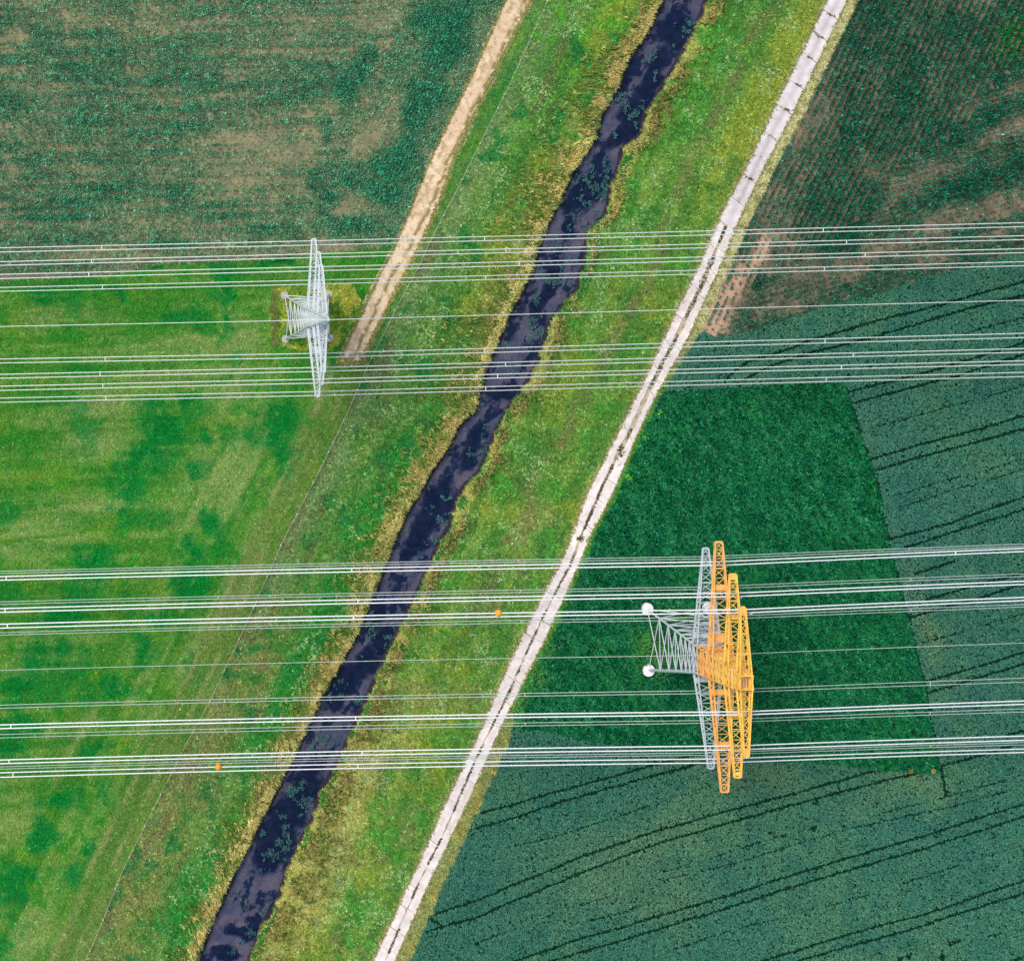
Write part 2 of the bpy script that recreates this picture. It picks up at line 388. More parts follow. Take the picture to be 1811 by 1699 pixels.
m, nt, p = new_mat('stream_water')
for n in list(nt.nodes):
    if n != nt.nodes['Material Output']: nt.nodes.remove(n)
tr = nt.nodes.new('ShaderNodeBsdfTransparent'); tr.inputs[0].default_value = (.84, .86, .90, 1)
gl = nt.nodes.new('ShaderNodeBsdfGlossy'); gl.inputs['Roughness'].default_value = .12
fr = nt.nodes.new('ShaderNodeFresnel'); fr.inputs[0].default_value = 1.33
ge = nt.nodes.new('ShaderNodeNewGeometry'); no = nt.nodes.new('ShaderNodeTexNoise'); no.inputs['Scale'].default_value = 2.2; no.inputs['Detail'].default_value = 5
bu = nt.nodes.new('ShaderNodeBump'); bu.inputs['Strength'].default_value = .25; bu.inputs['Distance'].default_value = .1
ms = nt.nodes.new('ShaderNodeMixShader')
nt.links.new(ge.outputs['Position'], no.inputs['Vector']); nt.links.new(no.outputs['Fac'], bu.inputs['Height'])
nt.links.new(bu.outputs[0], gl.inputs['Normal']); nt.links.new(bu.outputs[0], fr.inputs['Normal'])
nt.links.new(fr.outputs[0], ms.inputs[0]); nt.links.new(tr.outputs[0], ms.inputs[1]); nt.links.new(gl.outputs[0], ms.inputs[2])
nt.links.new(ms.outputs[0], nt.nodes['Material Output'].inputs[0])
M_water = m
yy2 = np.arange(-150, 1852, 6.0); tt2 = np.linspace(-.09, 1.09, 9)
TY, TT = np.meshgrid(yy2, tt2, indexing='ij')
BX = _sL(TY) * (1 - TT) + _sR(TY) * TT
wm = make_mesh('stream_water', np.stack([wx(BX), wy(TY), 0 * BX - .86], -1).reshape(-1, 3), grid_faces(len(yy2), len(tt2)), M_water, None, True)
tag(add('stream', wm), 'narrow dark stream running diagonally between grassy banks', 'stream', kind='structure')

# ------------------------------------------------------------------ concrete track with separate slabs
yy = np.arange(-150, 1852, 6.0)
def ribbon(name, f0, f1, z, mat, colfun, n=12, ext=0, y0=-150, y1=1852, step=3.0):
    y = np.arange(y0, y1, step); t = np.linspace(0, 1, n)
    A, T = np.meshgrid(y, t, indexing='ij')
    X = (f0(A) - ext) * (1 - T) + (f1(A) + ext) * T
    c = colfun(X, A, T)
    return make_mesh(name, np.stack([wx(X), wy(A), 0 * X + z], -1).reshape(-1, 3), grid_faces(len(y), n), mat, to_albedo(c).reshape(-1, 3), True)
def track_base(X, A, T):
    n = fbm(X, A, 10, 400)
    return mixc(np.zeros(X.shape + (3,)) + [196, 180, 156], [150, 138, 112], sstep(.4, .65, n))
tj = lambda f, s, k: (lambda y: f(y) + (vnoise(y / 9, y * 0 + s, 41) - .5) * k + (vnoise(y / 40, y * 0 + s, 42) - .5) * k)
track = add('concrete_track', ribbon('concrete_track', tj(tL, 1.5, 5), tj(tR, 7.5, 6), .012, M_dirt, track_base))
tag(track, 'pale concrete farm track running diagonally beside the stream bank', 'track', kind='structure')
def slab_mesh(h_mid, h, mids, mat, col):
    """c4 corners (px) clockwise from far-left; mids: extra edge points along left and right"""
    L, R = mids
    k = len(L)
    rows_, cols_ = [], []
    for (a, b) in zip(L, R):
        for f, g in ((0, 1.0), (.3, 1.02), (.52, h_mid), (.74, 1.03), (1, 1.0)):
            rows_.append((a[0] + (b[0] - a[0]) * f, a[1] + (b[1] - a[1]) * f)); cols_.append(g)
    n = len(rows_)
    co = [(W(x, y, 0) + Vector((0, 0, h)))[:] for x, y in rows_] + [(W(x, y, 0) + Vector((0, 0, .004)))[:] for x, y in rows_]
    faces = [[r * 5 + c, (r + 1) * 5 + c, (r + 1) * 5 + c + 1, r * 5 + c + 1] for r in range(k - 1) for c in range(4)]
    rim = [r * 5 for r in range(k)] + [(k - 1) * 5 + c for c in range(1, 5)] + [r * 5 + 4 for r in range(k - 2, -1, -1)] + [3, 2, 1]
    faces += [[rim[i], rim[i - 1], n + rim[i - 1], n + rim[i]] for i in range(len(rim))]
    me = bpy.data.meshes.new('slab')
    me.from_pydata(co, [], faces)
    a = me.color_attributes.new('Col', 'FLOAT_COLOR', 'POINT')
    for i in range(2 * n):
        g = cols_[i % n] * (1 + .04 * math.sin(i * 7.7 + col[0] * 91))
        a.data[i].color = (col[0] * g, col[1] * g, col[2] * g, 1)
    me.update(); me.materials.append(mat)
    return me
r2 = np.random.default_rng(3)
weed_pts = []           # weeds growing in the joints of the track (px)
def edge_pts(f, y0, y1, off, jit):
    out = []
    for k in range(5):
        y = y0 + (y1 - y0) * k / 4
        out.append((float(f(np.array(y))) + off + r2.uniform(-jit, jit), y))
    return out
y = -140.0
while y < 1845:
    ln = r2.uniform(36, 50) if y < 400 else r2.uniform(30, 46)
    g = .8
    skew = 10.0
    if y < 395:
        c = lin(np.array([218, 211, 209.]) + r2.uniform(-8, 6)) * .90
        L = [(x, yy_ - skew) for x, yy_ in edge_pts(lambda q: tL(q - skew), y + g, y + ln - g, 1.5, 1.8)]
        R = [(x, yy_ + skew) for x, yy_ in edge_pts(lambda q: tR(q + skew), y + g, y + ln - g, -2.5, 1.5)]
        add('slab', slab_mesh(r2.uniform(.66, .9), .10 + r2.uniform(-.01, .02), (L, R), M_slab, c), track)
        cx = float((tL(np.array(y)) + tR(np.array(y))) / 2)
        wo = r2.uniform(-4, 4); wl = r2.uniform(2, 6)
        for k in range(r2.integers(0, 26)):
            e = r2.normal(0, wl); weed_pts.append((cx + wo + e, y + e * .45 + r2.normal(0, 1.0), r2.uniform(.4, .9)))
        for k in range(r2.integers(0, 5)):
            e = r2.uniform(-18, 14); weed_pts.append((cx + e, y + e * .45 + r2.normal(0, .4), .3))
    else:
        for side in (0, 1):
            c = lin(np.array([232, 222, 215.]) + r2.uniform(-9, 5)) * .93
            mid = lambda q: tL(q) * .5 + tR(q) * .5 + 1.5 * np.sin(q / 37.0)
            gap = np.interp(y, [395, 480, 700, 900, 1150, 1500], [2.5, 4.0, 4.5, 2.0, 1.2, 1.4])
            if side == 0: f0, f1, o0, o1 = (lambda q: tL(q - skew)), (lambda q: mid(q)), 1.5, -gap
            else: f0, f1, o0, o1 = (lambda q: mid(q)), (lambda q: tR(q + skew)), gap, -2.5
            L = [(x, yy_ - (skew if side == 0 else 0)) for x, yy_ in edge_pts(f0, y + g * .5, y + ln - g * .5, o0, 1.9)]
            R = [(x, yy_ + (skew if side == 1 else 0)) for x, yy_ in edge_pts(f1, y + g * .5, y + ln - g * .5, o1, 1.5)]
            add('slab', slab_mesh(r2.uniform(.95, 1.03), .10 + r2.uniform(-.01, .02), (L, R), M_slab, c), track)
    y += ln

# dirt track beside the maize
def dirt_col(X, A, T):
    n = fbm(X, A, 26, 420); n2 = fbm(X * 1.0, A, 7, 424)
    c = mixc(np.zeros(X.shape + (3,)) + [216, 190, 156], [228, 204, 172], sstep(.4, .6, n))
    c = mixc(c, [176, 154, 108], sstep(.5, .66, n2) * .55)
    w = np.interp(A, [0, 150, 330, 480, 640], [.72, .76, .72, .5, .55])
    c = mixc(c, [128, 116, 72], np.exp(-((T - w - (n - .5) * .1) / .07) ** 2) * sstep(.3, .5, n2) * .9)
    c = mixc(c, [168, 146, 106], np.exp(-((T - w + .4 - (n - .5) * .12) / .06) ** 2) * sstep(.42, .6, n2) * .7)
    return mixc(c, [150, 142, 88], np.maximum(sstep(.86, 1.0, T + (n2 - .5) * .2), 0) * .55)
dm = ribbon('dirt_track', tj(dL0, 2.5, 7), tj(dR0, 4.5, 7), .016, M_dirt, dirt_col, n=26, ext=2.5, y0=-150, y1=641, step=2.0)
tag(add('dirt_track', dm), 'sandy dirt track along the maize that ends beside the smaller pylon', 'track', kind='structure')

# ------------------------------------------------------------------ plants
def blades(name, px, py, z0, ang, length, hmid, htip, width, col, mat, arch=True):
    """one leaf per row of the arrays: root, broad middle, drooping tip"""
    n = len(px)
    x = wx(px); y = wy(py)
    dx, dy = np.cos(ang), np.sin(ang); qx, qy = -dy, dx
    if arch:
        co = np.empty((n, 5, 3), np.float32)
        m = length * .5
        w0 = width * .35
        for i, (a, b, hz) in enumerate(((0, w0, 0), (0, -w0, 0), (m, width, hmid), (m, -width, hmid), (length, 0, htip))):
            co[:, i, 0] = x + dx * a + qx * b; co[:, i, 1] = y + dy * a + qy * b; co[:, i, 2] = z0 + hz
        f = np.array([[0, 1, 3], [0, 3, 2], [2, 3, 4]])
        k = 5
    else:
        co = np.empty((n, 3, 3), np.float32)
        for i, (a, b, hz) in enumerate(((-.25 * length, width, hmid), (-.25 * length, -width, hmid), (length, 0, htip))):
            co[:, i, 0] = x + dx * a + qx * b; co[:, i, 1] = y + dy * a + qy * b; co[:, i, 2] = z0 + hz
        f = np.array([[0, 1, 2]]); k = 3
    faces = (np.arange(n)[:, None, None] * k + f[None]).reshape(-1, 3)
    cols = np.repeat(col, k, axis=0)
    return make_mesh(name, co.reshape(-1, 3), faces, mat, cols)
def scatter(dens, lo=(-110, -110), hi=(1921, 1809)):
    """random points (px) at dens per square metre"""
    n = int(dens * (hi[0] - lo[0]) * (hi[1] - lo[1]) * S * S)
    return rng.uniform(lo[0], hi[0], n), rng.uniform(lo[1], hi[1], n)
def rep(a, k): return np.repeat(a, k)
def jitter_col(c, amt, n):
    """brightness differs from plant to plant"""
    return np.clip(c * np.exp(rng.normal(0, amt, n))[:, None], .003, .85)

# --- grass of meadow and banks
gpx, gpy = scatter(11.0)
gz_ = classify(gpx, gpy)
for zone, name, label, cat in ((MEADOW, 'meadow_grass', 'mown green meadow grass left of the fence line', 'grass'), (LBANK, 'bank_grass', 'grass and weeds between the fence line and the stream', 'grass'),
                               (RBANK, 'bank_grass', 'yellow green grass between the stream and the concrete track', 'grass'), (VERGE, 'verge_grass', 'thin dry grass verge along the right edge of the concrete track', 'grass')):
    k = gz_ == zone
    x, y = gpx[k], gpy[k]
    if zone == VERGE: x = np.concatenate([x, x + 1, x - 1]); y = np.concatenate([y, y + 2, y - 2])
    zz = np.full(x.shape, zone)
    c = grass_color(x, y, zz) * [1, 1.03, .95]
    if zone != MEADOW: c = c * .86 + c.mean(1)[:, None] * .14 + [-4, 3, 4]
    c = to_albedo(c, 1.52)
    n = len(x)
    patch = in_poly(x, y, PATCH)
    tall = np.where(patch, 1.7, 1.0) * (1.0 if zone == MEADOW else 1.35)
    pass
    amt = .23 if zone == MEADOW else .36
    c = jitter_col(c, amt, n)
    # pale dock and yarrow heads in loose swarms on the banks
    if zone in (LBANK, RBANK):
        sw = (fbm(x, y, 26, 500) > .56) & (rng.random(n) < .36)
        band = np.abs((sL(y) - x) - np.interp(y, [0, 300, 600, 800, 1100, 1700], [150, 130, 150, 140, 70, 60])) < 34 if zone == LBANK else (fbm(x, y, 60, 505) > .52)
        sw &= band | (rng.random(n) < .12)
        c[sw] = to_albedo(np.array([158, 190, 128.]), 1.25) * rng.uniform(.6, 1.15, (sw.sum(), 1))
    else:
        sw = rng.random(n) < .02 * sstep(.4, .6, fbm(x, y, 40, 508))
        c[sw] = np.clip(c[sw] * 1.7 + .02, 0, .8)
    nb = 3
    X, Y = rep(x, nb) + rng.normal(0, 1.0, n * nb), rep(y, nb) + rng.normal(0, 1.0, n * nb)
    T = rep(tall * np.where(sw, .8, 1), nb)
    ang = rng.uniform(0, 2 * math.pi, n * nb)
    Lg = rng.uniform(.14, .36, n * nb) * T; wd = rng.uniform(.045, .085, n * nb) * rep(np.where(sw, 1.7, 1.0), nb)
    hb = rng.uniform(.01, .10, n * nb) * T; ht = hb + rng.uniform(.05, .28, n * nb) * T
    me = blades(name, X, Y, ground_z(X, Y), ang, Lg, hb, ht, wd, jitter_col(rep_c := np.repeat(c, nb, axis=0), .10, n * nb), M_grass, False)
    tag(add(name, me), label, cat, kind='stuff')

# --- tufts creeping over the edges of both tracks
ey = rng.uniform(-110, 1809, 5200); pick = rng.random(5200)
ex = np.where(pick < .5, tL(ey) + 1.0, tR(ey) - 1.5)
ey2 = rng.uniform(-110, 641, 4600); pk2 = rng.random(4600)
ex2 = np.where(pk2 < .35, dL0(ey2) + np.abs(rng.normal(0, 1.2, 4600)), dR0(ey2) - np.abs(rng.normal(0, 3.0, 4600)))
ex = np.concatenate([ex + rng.normal(0, 2.0, 5200) * (vnoise(ey / 14, ey * 0, 910) + .2), ex2]); ey = np.concatenate([ey, ey2])
ey3 = rng.uniform(600, 646, 900); ex3 = rng.uniform(594, 650, 900); kk = (ey3 + (vnoise(ex3 / 6, ey3 / 6, 915) - .5) * 40 > 634); ex = np.concatenate([ex, ex3[kk]]); ey = np.concatenate([ey, ey3[kk]])
n = len(ex); nb = 3
c = np.repeat(to_albedo(np.array([[112, 128, 62.]]), 1.3), n, axis=0); dry = rng.random(n) < .4; c[dry] = to_albedo(np.array([168, 156, 104.]), 1.2)
X, Y = rep(ex, nb) + rng.normal(0, 1, n * nb), rep(ey, nb) + rng.normal(0, 1, n * nb)
me = blades('edge_grass', X, Y, np.full(n * nb, .03), rng.uniform(0, 6.28, n * nb), rng.uniform(.12, .32, n * nb), rng.uniform(.08, .14, n * nb), rng.uniform(.12, .3, n * nb), rng.uniform(.04, .08, n * nb), np.repeat(jitter_col(c, .3, n), nb, axis=0), M_grass, False)
tag(add('edge_grass', me), 'dry grass tufts creeping over the edges of both tracks', 'grass', kind='stuff')

# --- reeds leaning out over the water
def reed_pts(side, n):
    y = rng.uniform(-110, 1809, n)
    rw = np.interp(y, [-200, 0, 150, 250, 420, 520, 700, 800, 1000, 1200, 1500, 1700], [26, 28, 40, 50, 58, 56, 50, 42, 40, 36, 34, 30]) if side < 0 else \
         np.interp(y, [-200, 0, 250, 420, 560, 700, 800, 1000, 1180, 1350, 1500, 1700], [26, 28, 24, 6, 12, 22, 26, 14, 26, 50, 80, 90])
    rw = rw * (.45 + 1.1 * fbm(y * 0 + side * 40, y, 46, 515)) + 4
    d = 9.0 + np.minimum(rng.exponential(.32, n), 1.4) * rw
    x = (sL(y) - d / .9) if side < 0 else (sR(y) + d / .9)
    keep = fbm(x, y, 24, 520 + side) + rng.normal(0, .06, n) < (.57 if side < 0 else .52)
    return x[keep], y[keep], d[keep]
for side, label in ((-1, 'straw coloured reeds fringing the left bank of the stream'), (1, 'straw coloured reeds fringing the right bank of the stream')):
    x, y, d = reed_pts(side, 19000 if side < 0 else 9500)
    n = len(x); nb = 3
    c = to_albedo(np.array([196, 180, 112.]), 1.35)[None] * np.ones((n, 1)) * (np.exp((fbm(d, y * .1, 7, 535) - .5) * 1.0) * np.where(d > 24, .72, 1))[:, None]
    gr = rng.random(n) < np.clip(.02 + .018 * d + (fbm(x, y, 22, 530) - .5) * 1.6, .05, .85)
    c[gr] = to_albedo(np.array([104, 132, 58.]), 1.2)
    c = jitter_col(c, .28, n)
    X, Y = rep(x, nb) + rng.normal(0, 1.2, n * nb), rep(y, nb) + rng.normal(0, 1.2, n * nb)
    base = math.radians(-25) if side < 0 else math.radians(155)
    sp = fbm(X, Y, 18, 540) - .5
    ang = base + sp * 3.4 + rng.normal(0, .40, n * nb)
    tl = sstep(.5, .7, fbm(X, Y, 40, 545))
    Lg = rng.uniform(.4, .9, n * nb)
    me = blades('reeds', X, Y, ground_z(X, Y), ang, Lg, rng.uniform(.5, 1.1, n * nb), rng.uniform(.6, 1.5, n * nb), rng.uniform(.04, .075, n * nb), np.repeat(c, nb, axis=0), M_grass, True)
    tag(add('reeds', me), label, 'reeds', kind='stuff')
# fresh green herbs at the water line, mostly on the right bank
n = 9000
y = rng.uniform(-110, 1809, n); x = sR(y) + np.abs(rng.normal(0, 8, n)) + 2.0
k = fbm(x, y, 34, 560) > .5
x, y = x[k], y[k]; n = len(x)
c = jitter_col(np.repeat(to_albedo(np.array([[52, 128, 54.]]), 1.2), n, axis=0), .35, n)
me = blades('bank_herbs', x, y, ground_z(x, y), rng.uniform(0, 6.28, n), rng.uniform(.25, .6, n), rng.uniform(.2, .7, n), rng.uniform(.1, .6, n), rng.uniform(.06, .12, n), c, M_grass, True)
tag(add('bank_herbs', me), 'fresh green herbs along the right waterline of the stream', 'herbs', kind='stuff')

# --- floating water weed
n = 60000
y = rng.uniform(-110, 1809, n); t = rng.uniform(.08, .92, n); x = _sL(y) * (1 - t) + _sR(y) * t
FLOAT = [(1218,55,14,10,0),(1105,175,14,18,20),(1128,205,12,26,24),(1062,330,20,24,0),(1040,360,16,22,10),(1075,285,12,14,0),(985,440,9,26,18),(990,480,7,18,0),(945,580,12,24,20),(968,590,10,16,0),(895,610,14,8,0),(850,790,12,8,0),
  (845,800,20,14,20),(790,920,14,12,0),(760,955,10,10,0),(905,650,14,10,0),(575,1310,26,18,-30),(560,1335,20,16,0),(525,1395,22,10,-30),(545,1420,22,10,0),(505,1480,16,22,20),(480,1515,14,14,0),(535,1515,18,26,0),(440,1660,14,20,30),(470,1610,8,14,20),(600,1215,14,20,20),
  (660,1120,8,22,20),(1020,320,18,12,0),(1050,300,12,10,0),(1150,100,10,10,0),(1000,395,10,14,0),(690,1120,10,16,20)]
k = (blobs(x, y, FLOAT, .6, 12, 600) * (fbm(x, y, 7, 606, 2) > .55) > .45) | ((fbm(x, y * .7, 14, 610) > .715))
x, y = x[k], y[k]; n = len(x)
c = jitter_col(np.repeat(to_albedo(np.array([[66, 112, 106.]]), 1.0), n, axis=0), .25, n)
me = blades('water_weed', x, y, np.full(n, -.855) + rng.uniform(0, .03, n), rng.uniform(0, 6.28, n), rng.uniform(.10, .28, n), rng.uniform(.0, .04, n), np.zeros(n), rng.uniform(.04, .09, n), c, M_leaf, True)
tag(add('water_weed', me), 'blue green water weed floating in clumps on the stream', 'water weed', kind='stuff')

# --- maize
def maize(name, x, y, size, col, label, lng=(.3, .58), nb=6):
    n = len(x)
    base = rng.uniform(0, 6.28, n)
    X, Y = rep(x, nb), rep(y, nb)
    sz = rep(size, nb)
    ang = rep(base, nb) + np.tile(np.arange(nb) * 2.4, n) + rng.normal(0, .3, n * nb)
    Lg = rng.uniform(lng[0], lng[1], n * nb) * sz
    me = blades(name, X, Y, np.full(n * nb, .02), ang, Lg, rng.uniform(.35, .9, n * nb) * sz, rng.uniform(.1, .8, n * nb) * sz, rng.uniform(.05, .085, n * nb) * sz, jitter_col(np.repeat(col, nb, axis=0), .34, n * nb), M_leaf, True)
    tag(add(name, me), label, 'maize', kind='stuff')
# upper left field: nearly level rows, headland rows along the dirt track
DENSE1 = [(640,110,18,44,20),(612,165,20,30,20),(575,230,9,26,5),(790,70,32,80,28),(745,170,30,70,28),(700,265,30,50,28),(770,30,50,40,0),(660,335,50,14,10),(560,320,14,18,0),(578,350,16,12,0),(610,395,50,16,5),(570,375,10,12,0)]
SOFT1 = [(480,395,60,24,0),(150,350,80,30,-10),(240,330,40,34,0),(10,250,40,90,0),(60,400,60,40,0),(300,280,60,60,20),(150,100,90,60,0),(330,90,50,60,0),(420,60,60,30,0),(130,215,40,30,0),(40,280,40,30,0)]
BARE1 = [(460,255,90,30,-5),(430,300,60,18,-3),(545,262,9,9,0),(650,245,50,26,-30),(690,225,22,50,25),(620,365,44,26,-40),(560,400,40,14,-5),(20,65,24,18,0),(25,302,10,12,0),(590,440,110,12,0),(640,440,50,10,0)]
rows = []
yv = np.arange(-160, 600, 6.8)
for i, r0 in enumerate(yv):
    xs = np.arange(-110, 960, 3.4); xs = xs + rng.uniform(-1, 1, len(xs))
    rows.append(np.stack([xs, r0 - .032 * xs + rng.normal(0, .7, len(xs)), np.zeros(len(xs))], 1))
for d in np.arange(6, 175, 7.2):
    ys = np.arange(-110, 470, 2.5)
    rows.append(np.stack([dL0(ys) - d + rng.normal(0, .7, len(ys)), ys, np.ones(len(ys))], 1))
R = np.concatenate(rows); x, y, kind = R.T
head = (dL0(y) - x) < 165 + (fbm(x, y, 60, 700) - .5) * 60
k = (classify(x, y) == MAIZE1) & (head == (kind > .5))
x, y = x[k], y[k]
dens = .66 + (fbm(x * .35, y, 34, 710) - .5) * .5 + (fbm(x, y, 60, 716) - .5) * .35 + (fbm(x * .05, y + .032 * x, 7.0, 722) - .5) * 1.0 * (1 - sstep(.3, .6, 1 - (dL0(y) - x) / 300))
dens = dens - .36 * blobs(x, y, BARE1, .7, 30, 730); dense = blobs(x, y, DENSE1, .5, 22, 736); dens = dens + .42 * dense + .13 * blobs(x, y, SOFT1, .7, 40, 742)
k = rng.random(len(x)) < np.clip(dens * 1.35 + .02, .3, 1)
x, y, dens, dense = x[k], y[k], dens[k], dense[k]
size = np.clip(.42 + .75 * dens, .4, 1.25) * rng.uniform(.8, 1.2, len(x))
c = to_albedo(mixc(np.zeros((len(x), 3)) + [114, 140, 100], [40, 108, 80], np.clip(dens * 1.2 - .25, 0, 1)), 1.55)
print('maize1', len(x))
maize('maize_crop', x, y, size, jitter_col(c, .3, len(x)), 'patchy maize with bare soil between rows at upper left', (.32, .62), nb=5)
# upper right field
DENSE2 = [(1560,60,80,110,25),(1640,110,80,90,20),(1560,190,70,70,25),(1530,250,60,40,20),(1480,310,60,70,25),(1660,240,80,40,-20),(1750,100,80,60,0),(1790,60,60,60,0),(1470,420,44,40,15),(1440,370,40,40,20),(1350,497,24,14,0),(1760,200,80,18,-18),(1700,330,90,16,-16),(1760,300,60,14,-16),(1395,500,10,6,0),(1470,530,16,8,0),(1600,20,80,40,0)]
BARE2 = [(1650,140,24,36,10),(1640,60,14,20,0),(1530,300,18,18,0),(1600,320,26,14,-15),(1430,300,14,40,20),(1420,235,16,50,22),(1740,245,110,18,-18),(1790,150,60,14,-18),(1650,300,60,12,-18),(1770,370,60,18,-14),(1680,390,80,18,-14),(1296,530,18,60,28),(1268,574,34,30,20),(1350,455,30,50,20),(1420,480,70,26,-18),(1480,480,60,20,-18),(1560,440,70,18,-16),(1640,455,60,14,-16),(1760,420,60,10,-14),(1380,540,50,16,-20),(1400,410,26,50,22),(1465,20,20,120,25)]
SEC = np.array([(1950,70),(1811,92),(1740,165),(1715,215),(1640,262),(1540,320),(1530,372),(1455,440),(1385,470),(1335,500),(1300,545),(1262,600),(1500,700),(1950,560)], float)
rows = []
for d in np.arange(4, 620, 9.6):
    ys = np.arange(-120, 640, 2.7)
    rows.append(np.stack([tR(ys) + 16 + d / .9 + rng.normal(0, .7, len(ys)), ys + d * .35, np.zeros(len(ys))], 1))
for r0 in np.arange(180, 1200, 9.4):
    xs = np.arange(1200, 1930, 2.7)
    rows.append(np.stack([xs, r0 - .275 * (xs - 1200) + rng.normal(0, .7, len(xs)), np.ones(len(xs))], 1))
R = np.concatenate(rows); x, y, kind = R.T
sec = in_poly(x, y, SEC)
k = (classify(x, y) == MAIZE2) & (sec == (kind > .5))
x, y, sec = x[k], y[k], sec[k]
dens = .68 + (fbm(x, y, 50, 750) - .5) * .6 + (fbm(x, y, 18, 756) - .5) * .5
dense = blobs(x, y, DENSE2, .5, 30, 760)
dens = dens - .40 * blobs(x, y, BARE2, .7, 26, 766) * (1 - .6 * dense) + .34 * dense
k = rng.random(len(x)) < np.clip(dens * 1.4 + .08, .05, 1)
x, y, dens, sec = x[k], y[k], dens[k], sec[k]
size = np.clip(.55 + .68 * dens, .45, 1.35) * rng.uniform(.8, 1.25, len(x))
c = to_albedo(mixc(np.zeros((len(x), 3)) + [76, 116, 90], [18, 80, 60], np.clip(dens * 1.1 - .1, 0, 1)), 1.5)
gcorn = blobs(x, y, [(1800,70,50,34,-20)], .5)
c = c * (1 - .7 * gcorn[:, None]) + to_albedo(np.array([20, 112, 44.])) * .7 * gcorn[:, None]
print('maize2', len(x))
maize('maize_crop', x, y, size, jitter_col(c, .34, len(x)), 'darker maize in crossing row directions at upper right', nb=6)

# --- wheat with tramlines
TRAM = [[(1811,498),(1689,531),(1571,561),(1453,596),(1375,623),(1320,639),(1288,663),(1281,674)],[(1811,521),(1669,557),(1551,594),(1434,623),(1351,651),(1312,672)],[(1811,606),(1728,631),(1650,655),(1495,694)],
 [(1811,627),(1689,665),(1504,714)],[(1811,735),(1650,780),(1540,811)],[(1811,757),(1650,802),(1544,831)],[(1811,877),(1681,924),(1571,953)],[(1811,900),(1669,945),(1580,975)],
 [(1811,1010),(1699,1042),(1634,1059)],[(1795,1034),(1715,1061),(1609,1090)],[(1811,1151),(1715,1182),(1634,1203)],[(1811,1171),(1721,1200),(1640,1223)],[(1811,1290),(1777,1298)],[(1811,1312),(1736,1333),(1662,1352)],
 [(1662,1352),(1670,1402)],[(1606,1355),(1535,1364),(1454,1387),(1171,1464),(1019,1516),(878,1576),(765,1616)],[(1650,1360),(1606,1369),(1454,1406),(1171,1487),(1019,1544),(843,1618),(753,1646)],
 [(1811,1418),(1666,1464),(1418,1540),(1171,1616),(1019,1660),(899,1699),(800,1735)],[(1811,1440),(1666,1487),(1418,1561),(1171,1639),(966,1699),(860,1735)],[(1811,1553),(1666,1604),(1524,1643),(1341,1698),(1240,1732)],
 [(1811,1576),(1595,1645),(1411,1696),(1310,1728)],[(1240,1330),(1147,1353),(1019,1388),(913,1418),(846,1436)],[(1290,1332),(1200,1357),(1055,1397),(913,1441),(839,1464)],[(1811,1690),(1760,1706)],[(762,1622),(784,1638)],[(1684,993),(1615,1014)]]
THIN = [[(1811,682),(1712,710),(1548,755)],[(1811,810),(1571,879)],[(1811,828),(1591,896)],[(1811,1082),(1684,1120),(1628,1135)],[(1811,1366),(1746,1386),(1677,1405),(1535,1443)],[(1259,1385),(1171,1415),(1019,1466),(896,1498)],
 [(1500,1464),(1323,1516),(1171,1554),(984,1611),(772,1689)],[(1430,1464),(1323,1492),(1171,1540)],[(1811,1388),(1680,1424),(1500,1464)],[(1811,1490),(1640,1545),(1500,1590),(1300,1640),(1171,1682)],[(1811,1515),(1700,1548)],[(1811,1640),(1660,1668)],[(1811,560),(1700,590)],[(900,1360),(850,1385)],[(1171,1590),(900,1665)]]
def tram_dist(px, py, lines):
    d = np.full(px.shape, 1e9)
    for ln in lines:
        P = list(ln)
        if P[0][0] >= 1800:      # run on to the right of the picture
            m = (P[0][1] - P[1][1]) / (P[0][0] - P[1][0]); P = [(P[0][0] + 140, P[0][1] + 140 * m)] + P
        for (x0, y0), (x1, y1) in zip(P[:-1], P[1:]):
            ux, uy = x1 - x0, y1 - y0; L2 = ux * ux + uy * uy
            t = np.clip(((px - x0) * ux + (py - y0) * uy) / L2, 0, 1)
            d = np.minimum(d, np.hypot(px - x0 - t * ux, py - y0 - t * uy))
    return d
x, y = scatter(34.0, (690, 440), (1921, 1809))
k = classify(x, y) == WHEAT
x, y = x[k], y[k]
jx, jy = (fbm(x, y, 60, 800) - .5) * 5, (fbm(x, y, 60, 806) - .5) * 5
dt = tram_dist(x + jx * .5, y + jy, TRAM); dn = tram_dist(x + jx * .5, y + jy, THIN)
jw = (vnoise(x / 5, y / 5, 812) - .5)
keep = (dt > 2.7 + jw * .5) & ~((dn < 1.5 + jw) & (fbm(x, y, 40, 815) > .40))
hole = blobs(x, y, [(1440,1418,7,5,0),(1437,1463,7,6,20),(1360,1470,5,3,0),(1704,1484,4,3,0),(1755,1476,4,3,0),(1588,1694,6,6,0),(1605,1690,6,8,0),(1664,1690,5,8,0),(1680,1668,6,4,0),(843,1667,4,4,0),(905,1462,3,4,0),(1472,1514,3,2,0)], .5, 5, 820)
keep &= rng.random(len(x)) > hole * 1.1
x, y = x[keep], y[keep]; n = len(x)
print('wheat', n)
lo_n = fbm(x, y, 110, 830); mi_n = fbm(x, y, 34, 836)
c = np.zeros((n, 3)) + [58, 109, 90.]
c = mixc(c, [70, 116, 88], sstep(.45, .65, lo_n) * .7)
c = mixc(c, [44, 98, 86], sstep(.5, .68, mi_n) * .5)
c = mixc(c, [106, 126, 88], blobs(x, y, [(1130,1490,150,50,-14),(1080,1540,110,50,-14),(1330,1370,120,30,4),(1600,1400,90,30,-10),(1640,1110,20,90,-14),(1180,1590,60,40,0)], 1.0, 60, 840) * .42)
c = to_albedo(c, 1.5)
